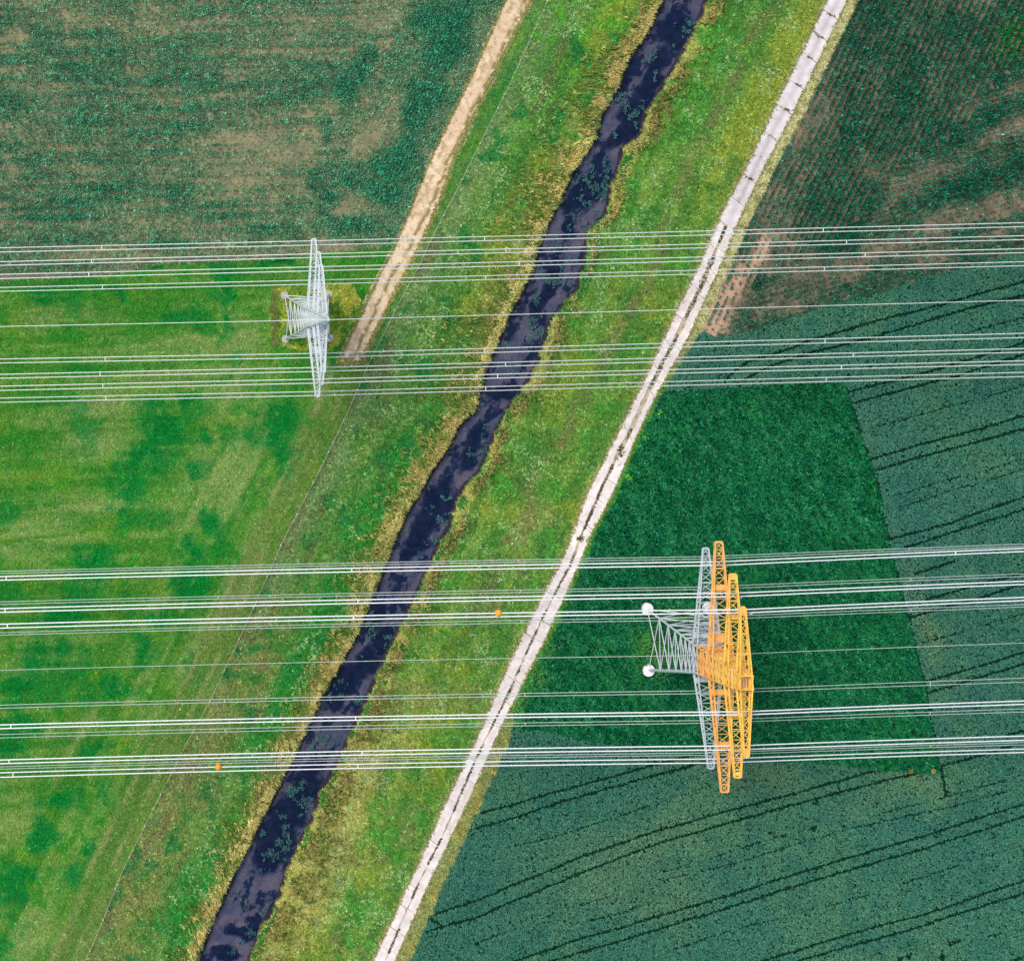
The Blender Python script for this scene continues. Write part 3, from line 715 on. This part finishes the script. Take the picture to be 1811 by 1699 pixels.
c = jitter_col(c, .27, n)
nb = 3
X, Y = rep(x, nb) + rng.normal(0, .9, n * nb), rep(y, nb) + rng.normal(0, .9, n * nb)
me = blades('wheat_crop', X, Y, np.full(n * nb, .0), rng.normal(-.7, 1.2, n * nb), rng.uniform(.10, .24, n * nb), rng.uniform(.45, .62, n * nb), rng.uniform(.60, .85, n * nb), rng.uniform(.045, .085, n * nb), np.repeat(c, nb, axis=0), M_leaf, False)
tag(add('wheat_crop', me), 'blue green wheat with dark parallel tramlines at lower right', 'wheat', kind='stuff')

# --- dark green crop round the large pylon
x, y = scatter(22.0, (860, 660), (1690, 1380))
zc = classify(x, y); k = zc == DARKC
foot = [(1145,1075),(1147,1184),(1252,1073),(1254,1183)]
for fx_, fy_ in foot: k &= np.hypot(x - fx_, y - fy_) > 13 + 0 * x
edge = tram_dist(x, y, [[(1490,674),(1502,700),(1520,760),(1546,830),(1562,900),(1570,950),(1587,1014),(1612,1113),(1634,1203),(1650,1290),(1664,1366)]])
k &= edge > 3.2
x, y = x[k], y[k]; n = len(x)
print('dark', n)
n1 = fbm(x, y, 16, 860); n2 = fbm(x, y, 60, 866)
c = np.zeros((n, 3)) + [12, 90, 55.]
c = mixc(c, [30, 104, 64], sstep(.5, .68, n1) * .4)
c = mixc(c, [10, 84, 54], sstep(.5, .3, n1) * .4)
c = mixc(c, [24, 104, 50], sstep(.5, .66, n2) * .5)
nd = fbm((x * .55 + y * .83) * .3, -x * .83 + y * .55, 6, 880, 3)
c = mixc(c, [40, 114, 72], sstep(.52, .66, nd) * .6); c = mixc(c, [6, 70, 44], sstep(.46, .32, nd) * .6)
c = mixc(c, [72, 124, 54], blobs(x, y, [(945,1140,34,30,0),(930,1180,30,40,0),(915,1240,20,40,0),(1160,1150,40,40,0),(1200,1080,30,10,0),(1000,1050,14,30,20)], .6, 26, 870) * .75)
c = mixc(c, [96, 190, 50], blobs(x, y, [(1163,728,4,4,0),(1140,773,4,4,0),(1124,785,5,5,0),(1108,840,4,4,0),(1113,845,3,3,0)], .5, 3, 875))
hl = rng.random(n) < .10
c[hl] = mixc(c[hl], [84, 140, 100], np.full(hl.sum(), .5))
c = jitter_col(to_albedo(c, 1.45), .38, n)
nb = 3
X, Y = rep(x, nb) + rng.normal(0, 1.3, n * nb), rep(y, nb) + rng.normal(0, 1.3, n * nb)
me = blades('fodder_crop', X, Y, np.full(n * nb, .0), rng.normal(-.95, .7, n * nb), rng.uniform(.18, .42, n * nb), rng.uniform(.5, .72, n * nb), rng.uniform(.45, .75, n * nb), rng.uniform(.04, .075, n * nb), jitter_col(np.repeat(c, nb, axis=0), .12, n * nb), M_leaf, True)
tag(add('fodder_crop', me), 'dense dark green crop around the large orange pylon', 'crop', kind='stuff')

# --- two yellow flowering clumps at the far corner of the dark crop
for q, (fx_, fy_, rr, lab) in enumerate(((1648, 1362, 4.6, 'brighter yellow flowering clump at the lower right corner of the dark green crop'), (1608, 1362, 4.0, 'paler yellow flowering clump left of the brighter one on the dark crop edge'))):
    k = 150
    a_ = rng.uniform(0, 6.28, k); r_ = rr * np.sqrt(rng.random(k)) * (.6 + .4 * rng.random(k))
    cc = np.repeat(to_albedo(np.array([[206, 178, 98.]]), 1.05), k, axis=0)
    if q: cc *= .7
    gk = rng.random(k) < (.3 if q == 0 else .5); cc[gk] = to_albedo(np.array([96, 118, 56.]), 1.2)
    me = blades('flowering_weed', r_ * np.cos(a_) + NX + (0 - CX) / S, r_ * np.sin(a_) + NY + CY / S, np.zeros(k), rng.uniform(0, 6.28, k), rng.uniform(.1, .25, k), rng.uniform(.5, .95, k), rng.uniform(.5, 1.0, k), rng.uniform(.05, .09, k), jitter_col(cc, .2, k), M_grass, True)
    o = add('flowering_weed', me); o.location = W(fx_, fy_, 0); tag(o, lab, 'flowering weed', 'yellow flowering clumps')

# --- weeds in the joints of the concrete track
for _ in range(2600):
    yy_ = r2.uniform(400, 1840)
    d = float(vnoise(np.array([yy_ / 16.0]), np.array([2.2]), 900)[0])
    thick = np.interp(yy_, [400, 470, 700, 860, 1000, 1700], [2.5, 4.5, 4.0, 2.5, 1.5, 2.0])
    if d > .42:
        q = np.array(yy_)
        mx = float(tL(q) * .5 + tR(q) * .5 + 1.5 * np.sin(yy_ / 37.0))
        weed_pts.append((mx + r2.normal(0, thick * (.35 + .8 * (d - .42))), yy_, .7))
for k in range(26): weed_pts.append((1026 + r2.normal(0, 2.5), 952 + r2.normal(0, 2.5), 1.0))
for k in range(40): weed_pts.append((1098 + r2.normal(0, 3), 798 + r2.normal(0, 6), 1.0))
wp = np.array(weed_pts); n = len(wp); nb = 4
c = np.repeat(to_albedo(np.array([[92, 88, 56.]]), .9), n, axis=0)
g_ = rng.random(n) < .35; c[g_] = to_albedo(np.array([58, 84, 50.]))
c = jitter_col(c, .25, n)
sz = rep(wp[:, 2], nb)
me = blades('track_weeds', rep(wp[:, 0], nb) + rng.normal(0, .8, n * nb), rep(wp[:, 1], nb) + rng.normal(0, .8, n * nb), np.full(n * nb, .06), rng.uniform(0, 6.28, n * nb), rng.uniform(.12, .28, n * nb) * sz, rng.uniform(.06, .12, n * nb), rng.uniform(.08, .16, n * nb), rng.uniform(.04, .08, n * nb) * sz, np.repeat(c, nb, axis=0), M_grass, False)
tag(add('track_weeds', me), 'dark weeds growing in the joints of the concrete track', 'weeds', kind='stuff')

# ------------------------------------------------------------------ bars
def unit_bar(mat):
    v = [(-.5, -.5, 0), (.5, -.5, 0), (.5, .5, 0), (-.5, .5, 0), (-.5, -.5, 1), (.5, -.5, 1), (.5, .5, 1), (-.5, .5, 1)]
    f = [(3, 2, 1, 0), (4, 5, 6, 7), (0, 1, 5, 4), (1, 2, 6, 5), (2, 3, 7, 6), (3, 0, 4, 7)]
    me = bpy.data.meshes.new('bar'); me.from_pydata(v, [], f); me.update(); me.materials.append(mat)
    return me
BAR = {m_.name: unit_bar(m_) for m_ in (M_galv, M_grey, M_orange, M_yellow, M_plank, M_ins, M_wire_a, M_wire_b, M_wire_c)}
def bar_mx(a, b, t):
    a = Vector(a); b = Vector(b); d = b - a
    return Matrix.LocRotScale(a, d.to_track_quat('Z', 'Y'), Vector((t, t, d.length)))
def bar(name, a, b, t, mat, parent):
    o = bpy.data.objects.new(name, BAR[mat.name]); COL.objects.link(o); o.parent = parent
    o.matrix_local = bar_mx(a, b, t)
    return o
def bars_mesh(name, lst, mat, parent):
    """several bars of one part as one mesh: lst of (a, b, t)"""
    co, fs = [], []
    src = BAR[mat.name]
    for a, b, t in lst:
        mx = bar_mx(a, b, t); k = len(co)
        co += [(mx @ v.co)[:] for v in src.vertices]; fs += [[k + i for i in p_.vertices] for p_ in src.polygons]
    me = bpy.data.meshes.new(name); me.from_pydata(co, [], fs); me.update(); me.materials.append(mat)
    return add(name, me, parent)
def disc_mesh(name, r, h, mat, n=24, r_top=None):
    r_top = r if r_top is None else r_top
    rings = [(r, -.3), (r, h * .8), (r_top, h), (r_top * .35, h + .02)]
    co = [(rr * math.cos(2 * math.pi * i / n), rr * math.sin(2 * math.pi * i / n), zz) for rr, zz in rings for i in range(n)]
    fs = [(k * n + i, k * n + (i + 1) % n, (k + 1) * n + (i + 1) % n, (k + 1) * n + i) for k in range(len(rings) - 1) for i in range(n)] + [tuple(range((len(rings) - 1) * n, len(rings) * n))]
    me = bpy.data.meshes.new(name); me.from_pydata(co, [], fs); me.update(); me.materials.append(mat)
    return me

def lattice_body(root, prof, levels, mat_of, t_leg, t_br):
    """four legs and the bracing on the four faces; prof(z) = half width"""
    zs = levels
    cs = [(-1, -1), (1, -1), (1, 1), (-1, 1)]
    def P(c, z): w = prof(z); return (c[0] * w, c[1] * w, z)
    # legs, split where the paint changes
    runs = []
    for z0, z1 in zip(zs[:-1], zs[1:]):
        m_ = mat_of(.5 * (z0 + z1))
        if runs and runs[-1][2] is m_: runs[-1][1] = z1
        else: runs.append([z0, z1, m_])
    for c in cs:
        for z0, z1, m_ in runs:
            seg = [z for z in zs if z0 <= z <= z1]
            bars_mesh('leg', [(P(c, a), P(c, b), t_leg * (1 - .4 * a / zs[-1])) for a, b in zip(seg[:-1], seg[1:])], m_, root)
    for i, (z0, z1) in enumerate(zip(zs[:-1], zs[1:])):
        m_ = mat_of(.5 * (z0 + z1)); t = t_br * (1 - .3 * z0 / zs[-1])
        for k in range(4):
            a, b = cs[k], cs[(k + 1) % 4]
            bar('brace', P(a, z0), P(b, z1), t, m_, root)
            bar('brace', P(b, z0), P(a, z1), t, m_, root)
            if i > 0: bar('strut', P(a, z0), P(b, z0), t, m_, root)

def cross_arm(root, z, half, w, wt, depth, body, mat, t_ch, t_br, bays, plates=(), style='x'):
    """truss across the tower along local y: two bottom chords, two top chords, cross bracing"""
    chords = []
    h2 = depth / 2
    for sx in (-1, 1):
        chords.append(((sx * w, -body, z - h2), (sx * w, body, z - h2), t_ch))
        chords.append(((sx * w * .9, -body, z + h2), (sx * w * .9, body, z + h2), t_ch * .8))
        for sy in (-1, 1):
            chords.append(((sx * w, sy * body, z - h2), (sx * wt, sy * half, z), t_ch))
            chords.append(((sx * w * .9, sy * body, z + h2), (sx * wt, sy * half, z + .25), t_ch * .8))
    for sy in (-1, 1): chords.append(((-wt, sy * half, z), (wt, sy * half, z), t_ch * 1.1))
    arm = bars_mesh('crossarm', chords, mat, root)
    def pt(s, sx, sy, up):
        f = s
        ww = w * (1 - f) + wt * f
        y_ = sy * (body * (1 - f) + half * f)
        if up: return (sx * (w * .9 * (1 - f) + wt * f), y_, z + h2 * (1 - f) + .25 * f)
        return (sx * ww, y_, z - h2 * (1 - f))
    for sy in (-1, 1):
        fr_ = [1 - (1 - i / bays) ** 1.12 for i in range(bays + 1)]
        for i in range(bays):
            a, b = fr_[i], fr_[i + 1]
            bar('brace', pt(a, -1, sy, 0), pt(b, 1, sy, 0), t_br, mat, arm)
            bar('brace', pt(a, 1, sy, 0), pt(b, -1, sy, 0), t_br, mat, arm)
            if i: bar('strut', pt(a, -1, sy, 0), pt(a, 1, sy, 0), t_br, mat, arm)
            for sx in (-1, 1):
                lo, hi = (pt(a, sx, sy, i % 2), pt(b, sx, sy, 1 - i % 2))
                bar('side_brace', lo, hi, t_br * .9, mat, arm)
            if i % 2 == 0: bar('strut', pt(a, -1, sy, 1), pt(a, 1, sy, 1), t_br, mat, arm)
    for (s, sy, ln) in plates:           # solid plates between the chords where the strings hang
        a, b = s, min(1, s + ln / half)
        q = [pt(a, -1, sy, 0), pt(a, 1, sy, 0), pt(b, 1, sy, 0), pt(b, -1, sy, 0)]
        co = [(v[0], v[1], v[2] + .17) for v in q] + [(v[0], v[1], v[2] + .23) for v in q]
        me = bpy.data.meshes.new('plate'); me.from_pydata(co, [], [(3, 2, 1, 0), (4, 5, 6, 7), (0, 1, 5, 4), (1, 2, 6, 5), (2, 3, 7, 6), (3, 0, 4, 7)]); me.update(); me.materials.append(mat)
        add('plate', me, arm)
    return arm
def string_mesh(mat, n=8):
    rings = []
    for k in range(9):
        z_ = -k / 8
        rings += [(.035, z_), (.13, z_ - .02), (.13, z_ - .05), (.035, z_ - .07)] if k < 8 else [(.035, z_)]
    co = [(r_ * math.cos(6.2832 * i / n), r_ * math.sin(6.2832 * i / n), z_) for r_, z_ in rings for i in range(n)]
    fs = [(k * n + i, k * n + (i + 1) % n, (k + 1) * n + (i + 1) % n, (k + 1) * n + i) for k in range(len(rings) - 1) for i in range(n)]
    me = bpy.data.meshes.new('insulator'); me.from_pydata(co, [], fs); me.update(); me.materials.append(mat)
    return me
INS = string_mesh(M_ins)
ROT = math.radians(1.35)

def empty(name, loc, rz=0.0):
    o = bpy.data.objects.new(name, None); COL.objects.link(o); o.location = loc; o.rotation_euler = (0, 0, rz); o.empty_display_size = .5
    return o

# --- smaller pale pylon
pa = empty('lattice_pylon', W(543, 560), ROT)
tag(pa, 'smaller pale grey lattice pylon with three crossarms beside the dirt track', 'pylon', 'lattice pylons')
fm = disc_mesh('footing', .70, .4, M_conc, 24, .62)
for sx in (-1, 1):
    for sy in (-1, 1): add('footing', fm, pa).location = (sx * 3.88, sy * 3.88, 0)
profA = lambda z: float(np.interp(z, [0, 18, 26.4, 31, 41.5], [3.85, 1.45, 1.15, .85, .14]))
lattice_body(pa, profA, [.2, 4.6, 8.2, 11.0, 13.2, 15.0, 16.6, 18.0, 19.6, 21.4, 23.1, 24.8, 26.4, 28.0, 29.6, 31.0, 32.8, 34.6, 36.4, 38.4, 41.5], lambda z: M_galv, .30, .13)
cross_arm(pa, 18.0, 13.2, 1.35, .30, 1.7, 1.45, M_galv, .24, .11, 9, [(.28, -1, 1.4), (.28, 1, 1.4)])
cross_arm(pa, 26.4, 10.8, 1.12, .28, 1.5, 1.15, M_galv, .23, .10, 8)
cross_arm(pa, 31.0, 8.6, .82, .26, 1.3, .85, M_galv, .22, .10, 7)

# --- large pylon: grey below, freshly painted orange above
pb = empty('lattice_pylon', W(1199, 1129), ROT)
tag(pb, 'large lattice pylon, grey legs and lower arm, three orange arms above', 'pylon', 'lattice pylons')
M_conc2 = plain_mat('white_footing', (.82, .80, .79), .8, 0, .2, .05)
fm = disc_mesh('footing', 1.12, .55, M_conc2, 28, 1.05)
for sx in (-1, 1):
    for sy in (-1, 1): add('footing', fm, pb).location = (sx * 5.42, sy * 5.42, 0)
profB = lambda z: float(np.interp(z, [0, 18.9, 26.7, 34.2, 41], [5.4, 2.35, 1.95, 1.5, 1.0]))
lattice_body(pb, profB, [.2, 5.2, 8.8, 11.6, 13.8, 15.6, 17.2, 18.9, 20.6, 22.2, 23.7, 25.2, 26.7, 28.2, 29.7, 31.2, 32.7, 34.2, 35.7, 37.2, 38.4, 39.6, 40.4], lambda z: M_grey if z < 20.6 else (M_orange if z < 28.2 else M_yellow), .36, .15)
cross_arm(pb, 18.9, 18.4, 2.25, .45, 2.0, 2.35, M_grey, .24, .11, 10, [(.06, -1, .8), (.06, 1, .8)])
cross_arm(pb, 26.7, 20.4, 1.88, .58, 2.0, 2.0, M_orange, .27, .11, 11, [(.56, -1, 1.2), (.56, 1, 1.2), (.1, 1, 1.6), (.1, -1, 1.0)])
cross_arm(pb, 34.2, 16.2, 1.50, .52, 1.9, 1.6, M_yellow, .27, .11, 9, [(.94, 1, .9), (.94, -1, .6), (.3, -1, .8), (.5, 1, .9)])
cross_arm(pb, 39.2, 11.7, 1.05, .36, 1.8, 1.1, M_yellow, .27, .11, 7, [(.9, -1, 1.0), (.9, 1, 1.0)])
# working platform with railings inside the orange section
for zp, hw in ((22.2, 2.15), (29.7, 1.88), (37.2, 1.55)):
    pl = []
    nn_ = 7
    for i in range(nn_):
        x0 = -hw + 2 * hw * (i + .5) / nn_
        pl.append(((x0, -hw, zp), (x0, hw, zp), .34))
    for (a, b, t) in pl:
        o = bar('platform_plank', a, b, 1.0, M_plank, pb)
        d = Vector(b) - Vector(a)
        o.matrix_local = Matrix.LocRotScale(Vector(a), d.to_track_quat('Z', 'Y'), Vector((2 * hw / nn_ * .6, .06, d.length)))

# ------------------------------------------------------------------ conductors
SPAN, SAG = 330.0, 8.5
def tube(name, pts, r, mat, parent, n=6):
    pts = np.array([p_[:] for p_ in pts]); m_ = len(pts)
    d = np.gradient(pts, axis=0); d /= np.linalg.norm(d, axis=1)[:, None]
    up = np.array([0, 0, 1.0]); s1 = np.cross(d, up); s1 /= np.linalg.norm(s1, axis=1)[:, None]; s2 = np.cross(s1, d)
    a = np.arange(n) * 2 * math.pi / n
    co = pts[:, None, :] + r * (np.cos(a)[None, :, None] * s1[:, None, :] + np.sin(a)[None, :, None] * s2[:, None, :])
    i = (np.arange(m_ - 1)[:, None] * n + np.arange(n)[None, :]); j = (np.arange(m_ - 1)[:, None] * n + (np.arange(n)[None, :] + 1) % n)
    f = np.stack([i.ravel(), j.ravel(), (j + n).ravel(), (i + n).ravel()], 1)
    me = make_mesh(name, co.reshape(-1, 3), f, mat, None, True)
    return add(name, me, parent)
def wire_points(px0, zt, yl, yc, yr, yoff=0.0):
    """yl / yc / yr: photo row at the left edge, at the pylon (column px0), at the right edge; zt: height at the pylon"""
    a = W(px0, yc, zt)
    out = []
    dl = px0 * S; dr = (1811 - px0) * S
    drop = lambda d: 4 * SAG * (d / SPAN) * (1 - d / SPAN)
    L = W(0, yl, zt - drop(dl)); R_ = W(1811, yr, zt - drop(dr))
    for end, d, rng_ in ((L, dl, np.linspace(dl + 75, 0, 26)), (R_, dr, np.linspace(0, dr + 75, 26)[1:])):
        for q in rng_:
            f = q / d
            out.append(Vector((a.x + (end.x - a.x) * f, a.y + (end.y - a.y) * f, zt - drop(q) + 0)))
    return out
def at_px(pts, px):
    """point of a wire seen at photo column px"""
    for p_, q_ in zip(pts[:-1], pts[1:]):
        f0 = NX + (p_.x - CX) / S * D / (D - p_.z); f1 = NX + (q_.x - CX) / S * D / (D - q_.z)
        if f0 <= px <= f1: return p_.lerp(q_, (px - f0) / (f1 - f0))
    return pts[0]
def line(px0, zt, rows0, rows1, r, mat, label, group, spacers=(), arm_z=None):
    """rows0, rows1: (left, centre, right) photo rows of the two wires of a bundle (rows1 None: a single wire)"""
    w0 = wire_points(px0, zt, *rows0)
    if rows1 is None:
        root = tube('earth_wire', w0, r, mat, None)
        tag(root, label, 'wire', group)
        return root, w0, None
    w1 = wire_points(px0, zt, *rows1)
    c0 = (w0[25] + w1[25]) / 2
    root = empty('twin_conductor', c0)
    tag(root, label, 'power line', group)
    w0l = [p_ - c0 for p_ in w0]; w1l = [p_ - c0 for p_ in w1]
    tube('wire', w0l, r, mat, root); tube('wire', w1l, r, mat, root)
    for sx in spacers:
        a, b = at_px(w0, sx) - c0, at_px(w1, sx) - c0
        bar('spacer', a, b, max(.12, r * 1.5), mat, root)
    return root, w0, w1

GA = 'pale twin wires on the smaller pylon'
A_ROWS = [  # label part, height, left pair, centre pair, right pair, spacer columns
 ('uppermost', 15.2, (438.5, 446), (426, 433.5), (394, 401), (180, 857, 1456)),
 ('second', 23.6, (463, 469.5), (449, 455.5), (417, 424), (162, 895, 1497)),
 ('third', 28.4, (485.5, 493), (472, 479), (440, 447), (157, 918, 1530)),
 ('fourth', 15.2, (508.5, 515.5), (495.5, 502.5), (463, 470), (181, 859, 1458)),
 ('fifth', 15.2, (635, 642), (625, 632.5), (589.5, 597), (186, 857, 1459)),
 ('sixth', 23.6, (662, 669), (650, 657), (616.5, 623), (177, 894, 1509)),
 ('seventh', 28.4, (683, 690.5), (670.5, 677.5), (638, 644.5), (182, 880, 1488)),
 ('lowest', 15.2, (704, 711.5), (692.5, 699.5), (658.5, 666), (187, 859, 1461))]
for nm, z_, l_, c_, r_, sp in A_ROWS:
    root, w0, w1 = line(560, z_, (l_[0], c_[0], r_[0]), (l_[1], c_[1], r_[1]), .078, M_wire_a, f'{nm} pair of pale wires from the top on the smaller pylon' if nm not in ('uppermost', 'lowest') else f'{nm} pair of pale wires on the smaller pylon', GA, sp)
    az = z_ + 2.8
    mid = (w0[25] + w1[25]) / 2
    o = add('insulator', INS, pa)
    loc = Matrix.Rotation(-ROT, 3, 'Z') @ (mid - pa.location)
    o.location = (loc.x, loc.y, az); o.scale = (1, 1, 2.7)
line(580, 41.3, (577.5, 565.5, 531), None, .058, M_wire_a, 'single thin wire from the peak of the smaller pylon', 'single earth wires')

GB, GC = 'bright twin wires on the orange arms', 'dull twin wires on the grey arm'
B_THICK = [('uppermost', 23.5, 1276, (1019.5, 1025.8), (993, 999.5), (969.5, 975), (11, 622, 1290 + 400)),
 ('second', 31.0, 1300, (1076, 1082.5), (1048.5, 1054.8), (1027.5, 1033.2), (9, 633,)),
 ('third', 36.8, 1319, (1103.5, 1110.5), (1077.5, 1083.5), (1056, 1061.8), (13, 625)),
 ('fourth', 36.8, 1319, (1281.5, 1288), (1258, 1263.5), (1239, 1245), (19, 629)),
 ('fifth', 31.0, 1300, (1343.5, 1350), (1318.5, 1325.5), (1301, 1308.6), (16, 640)),
 ('lowest', 23.5, 1276, (1366, 1374), (1341.5, 1348.5), (1324, 1330), (23, 633))]
KEEP = {}
for nm, z_, px_, l_, c_, r_, sp in B_THICK:
    lab = f'{nm} pair of bright white wires on the orange arms' if nm in ('uppermost', 'lowest') else f'{nm} pair of bright white wires from the top on the orange arms'
    root, w0, w1 = line(px_, z_, (l_[0], c_[0], r_[0]), (l_[1], c_[1], r_[1]), .112, M_wire_b, lab, GB, sp)
    KEEP[nm] = (w0, w1)
    mid = (w0[25] + w1[25]) / 2
    o = add('insulator', INS, pb); loc = Matrix.Rotation(-ROT, 3, 'Z') @ (mid - pb.location)
    o.location = (loc.x, loc.y, z_ + 3.2); o.scale = (1.2, 1.2, 3.1)
B_THIN = [('uppermost', (1010, 1014), (984, 988.2), (961.8, 966), (385, 917, 1608)),
 ('second', (1064, 1068.6), (1037.5, 1042), (1014.3, 1019), (386, 921, 1611)),
 ('third', (1118.5, 1122.8), (1091, 1096), (1068.6, 1073), (387, 922, 1611)),
 ('fourth', (1246.5, 1252), (1221, 1226), (1198.7, 1205.8), (397, 928, 1645)),
 ('fifth', (1298.5, 1304.5), (1273.5, 1278.5), (1253, 1258.5), (398, 929, 1645)),
 ('lowest', (1355.5, 1359.5), (1331, 1335), (1312.5, 1316.5), (400, 930, 1646))]
for nm, l_, c_, r_, sp in B_THIN:
    lab = f'{nm} pair of thin dull wires on the grey lower arm' if nm in ('uppermost', 'lowest') else f'{nm} pair of thin dull wires from the top on the grey lower arm'
    root, w0, w1 = line(1250, 15.8, (l_[0], c_[0], r_[0]), (l_[1], c_[1], r_[1]), .062, M_wire_c, lab, GC, sp)
    mid = (w0[25] + w1[25]) / 2
    o = add('insulator', INS, pb); loc = Matrix.Rotation(-ROT, 3, 'Z') @ (mid - pb.location)
    o.location = (loc.x, loc.y, 18.8); o.scale = (1, 1, 2.9)
line(1258, 22.2, (1185, 1158.3, 1136.7), None, .055, M_wire_c, 'single thin wire through the body of the large pylon', 'single earth wires')

# ------------------------------------------------------------------ marker balls
def ball_mesh(r, mat, nu=24, nv=14):
    co = []; fs = []
    for j in range(nv + 1):
        th = math.pi * j / nv
        rr = r * (1 + (.045 if abs(j - nv / 2) < .6 else 0))      # flange where the two halves are bolted
        for i in range(nu): ph = 2 * math.pi * i / nu; co.append((rr * math.cos(th), rr * math.sin(th) * math.cos(ph), rr * math.sin(th) * math.sin(ph)))
    for j in range(nv):
        for i in range(nu): fs.append((j * nu + i, j * nu + (i + 1) % nu, (j + 1) * nu + (i + 1) % nu, (j + 1) * nu + i))
    me = bpy.data.meshes.new('marker_ball'); me.from_pydata(co, [], fs); me.update(); me.materials.append(mat)
    for p_ in me.polygons: p_.use_smooth = True
    return me
BALL = ball_mesh(.58, M_ball)
for px_, key, lab in ((881.5, 'third', 'orange marker ball on the wires just left of the concrete track'), (386, 'lowest', 'orange marker ball on the lowest wires left of the stream')):
    o = add('marker_ball', BALL); o.location = at_px(KEEP[key][0], px_)
    tag(o, lab, 'marker ball', 'orange marker balls')

# ------------------------------------------------------------------ wire fence
fence = empty('wire_fence', W(611, 735), 0)
tag(fence, 'thin pale wire fence with small posts along the left meadow edge', 'fence')
fy = np.arange(-120, 1820, 1.0)
fp = [W(float(fx0(q)), float(q), 0) + Vector((0, 0, .85)) - fence.location for q in fy[::12]]
tube('fence_wire', fp, .024, M_tape, fence, 5)
v = []
post_me = bpy.data.meshes.new('post')
n_ = 8
rings = [(.07, 0), (.07, .95), (.10, .95), (.10, 1.02), (.04, 1.05)]
post_me.from_pydata([(r_ * math.cos(6.2832 * i / n_), r_ * math.sin(6.2832 * i / n_), z_) for r_, z_ in rings for i in range(n_)], [],
    [(k * n_ + i, k * n_ + (i + 1) % n_, (k + 1) * n_ + (i + 1) % n_, (k + 1) * n_ + i) for k in range(len(rings) - 1) for i in range(n_)] + [tuple(range((len(rings) - 1) * n_, len(rings) * n_))])
post_me.update(); post_me.materials.append(M_post)
yp = -60.0
while yp < 1800:
    o = add('post', post_me, fence); o.location = W(float(fx0(yp)), yp, 0) - fence.location
    yp += 63 if yp < 600 else 55
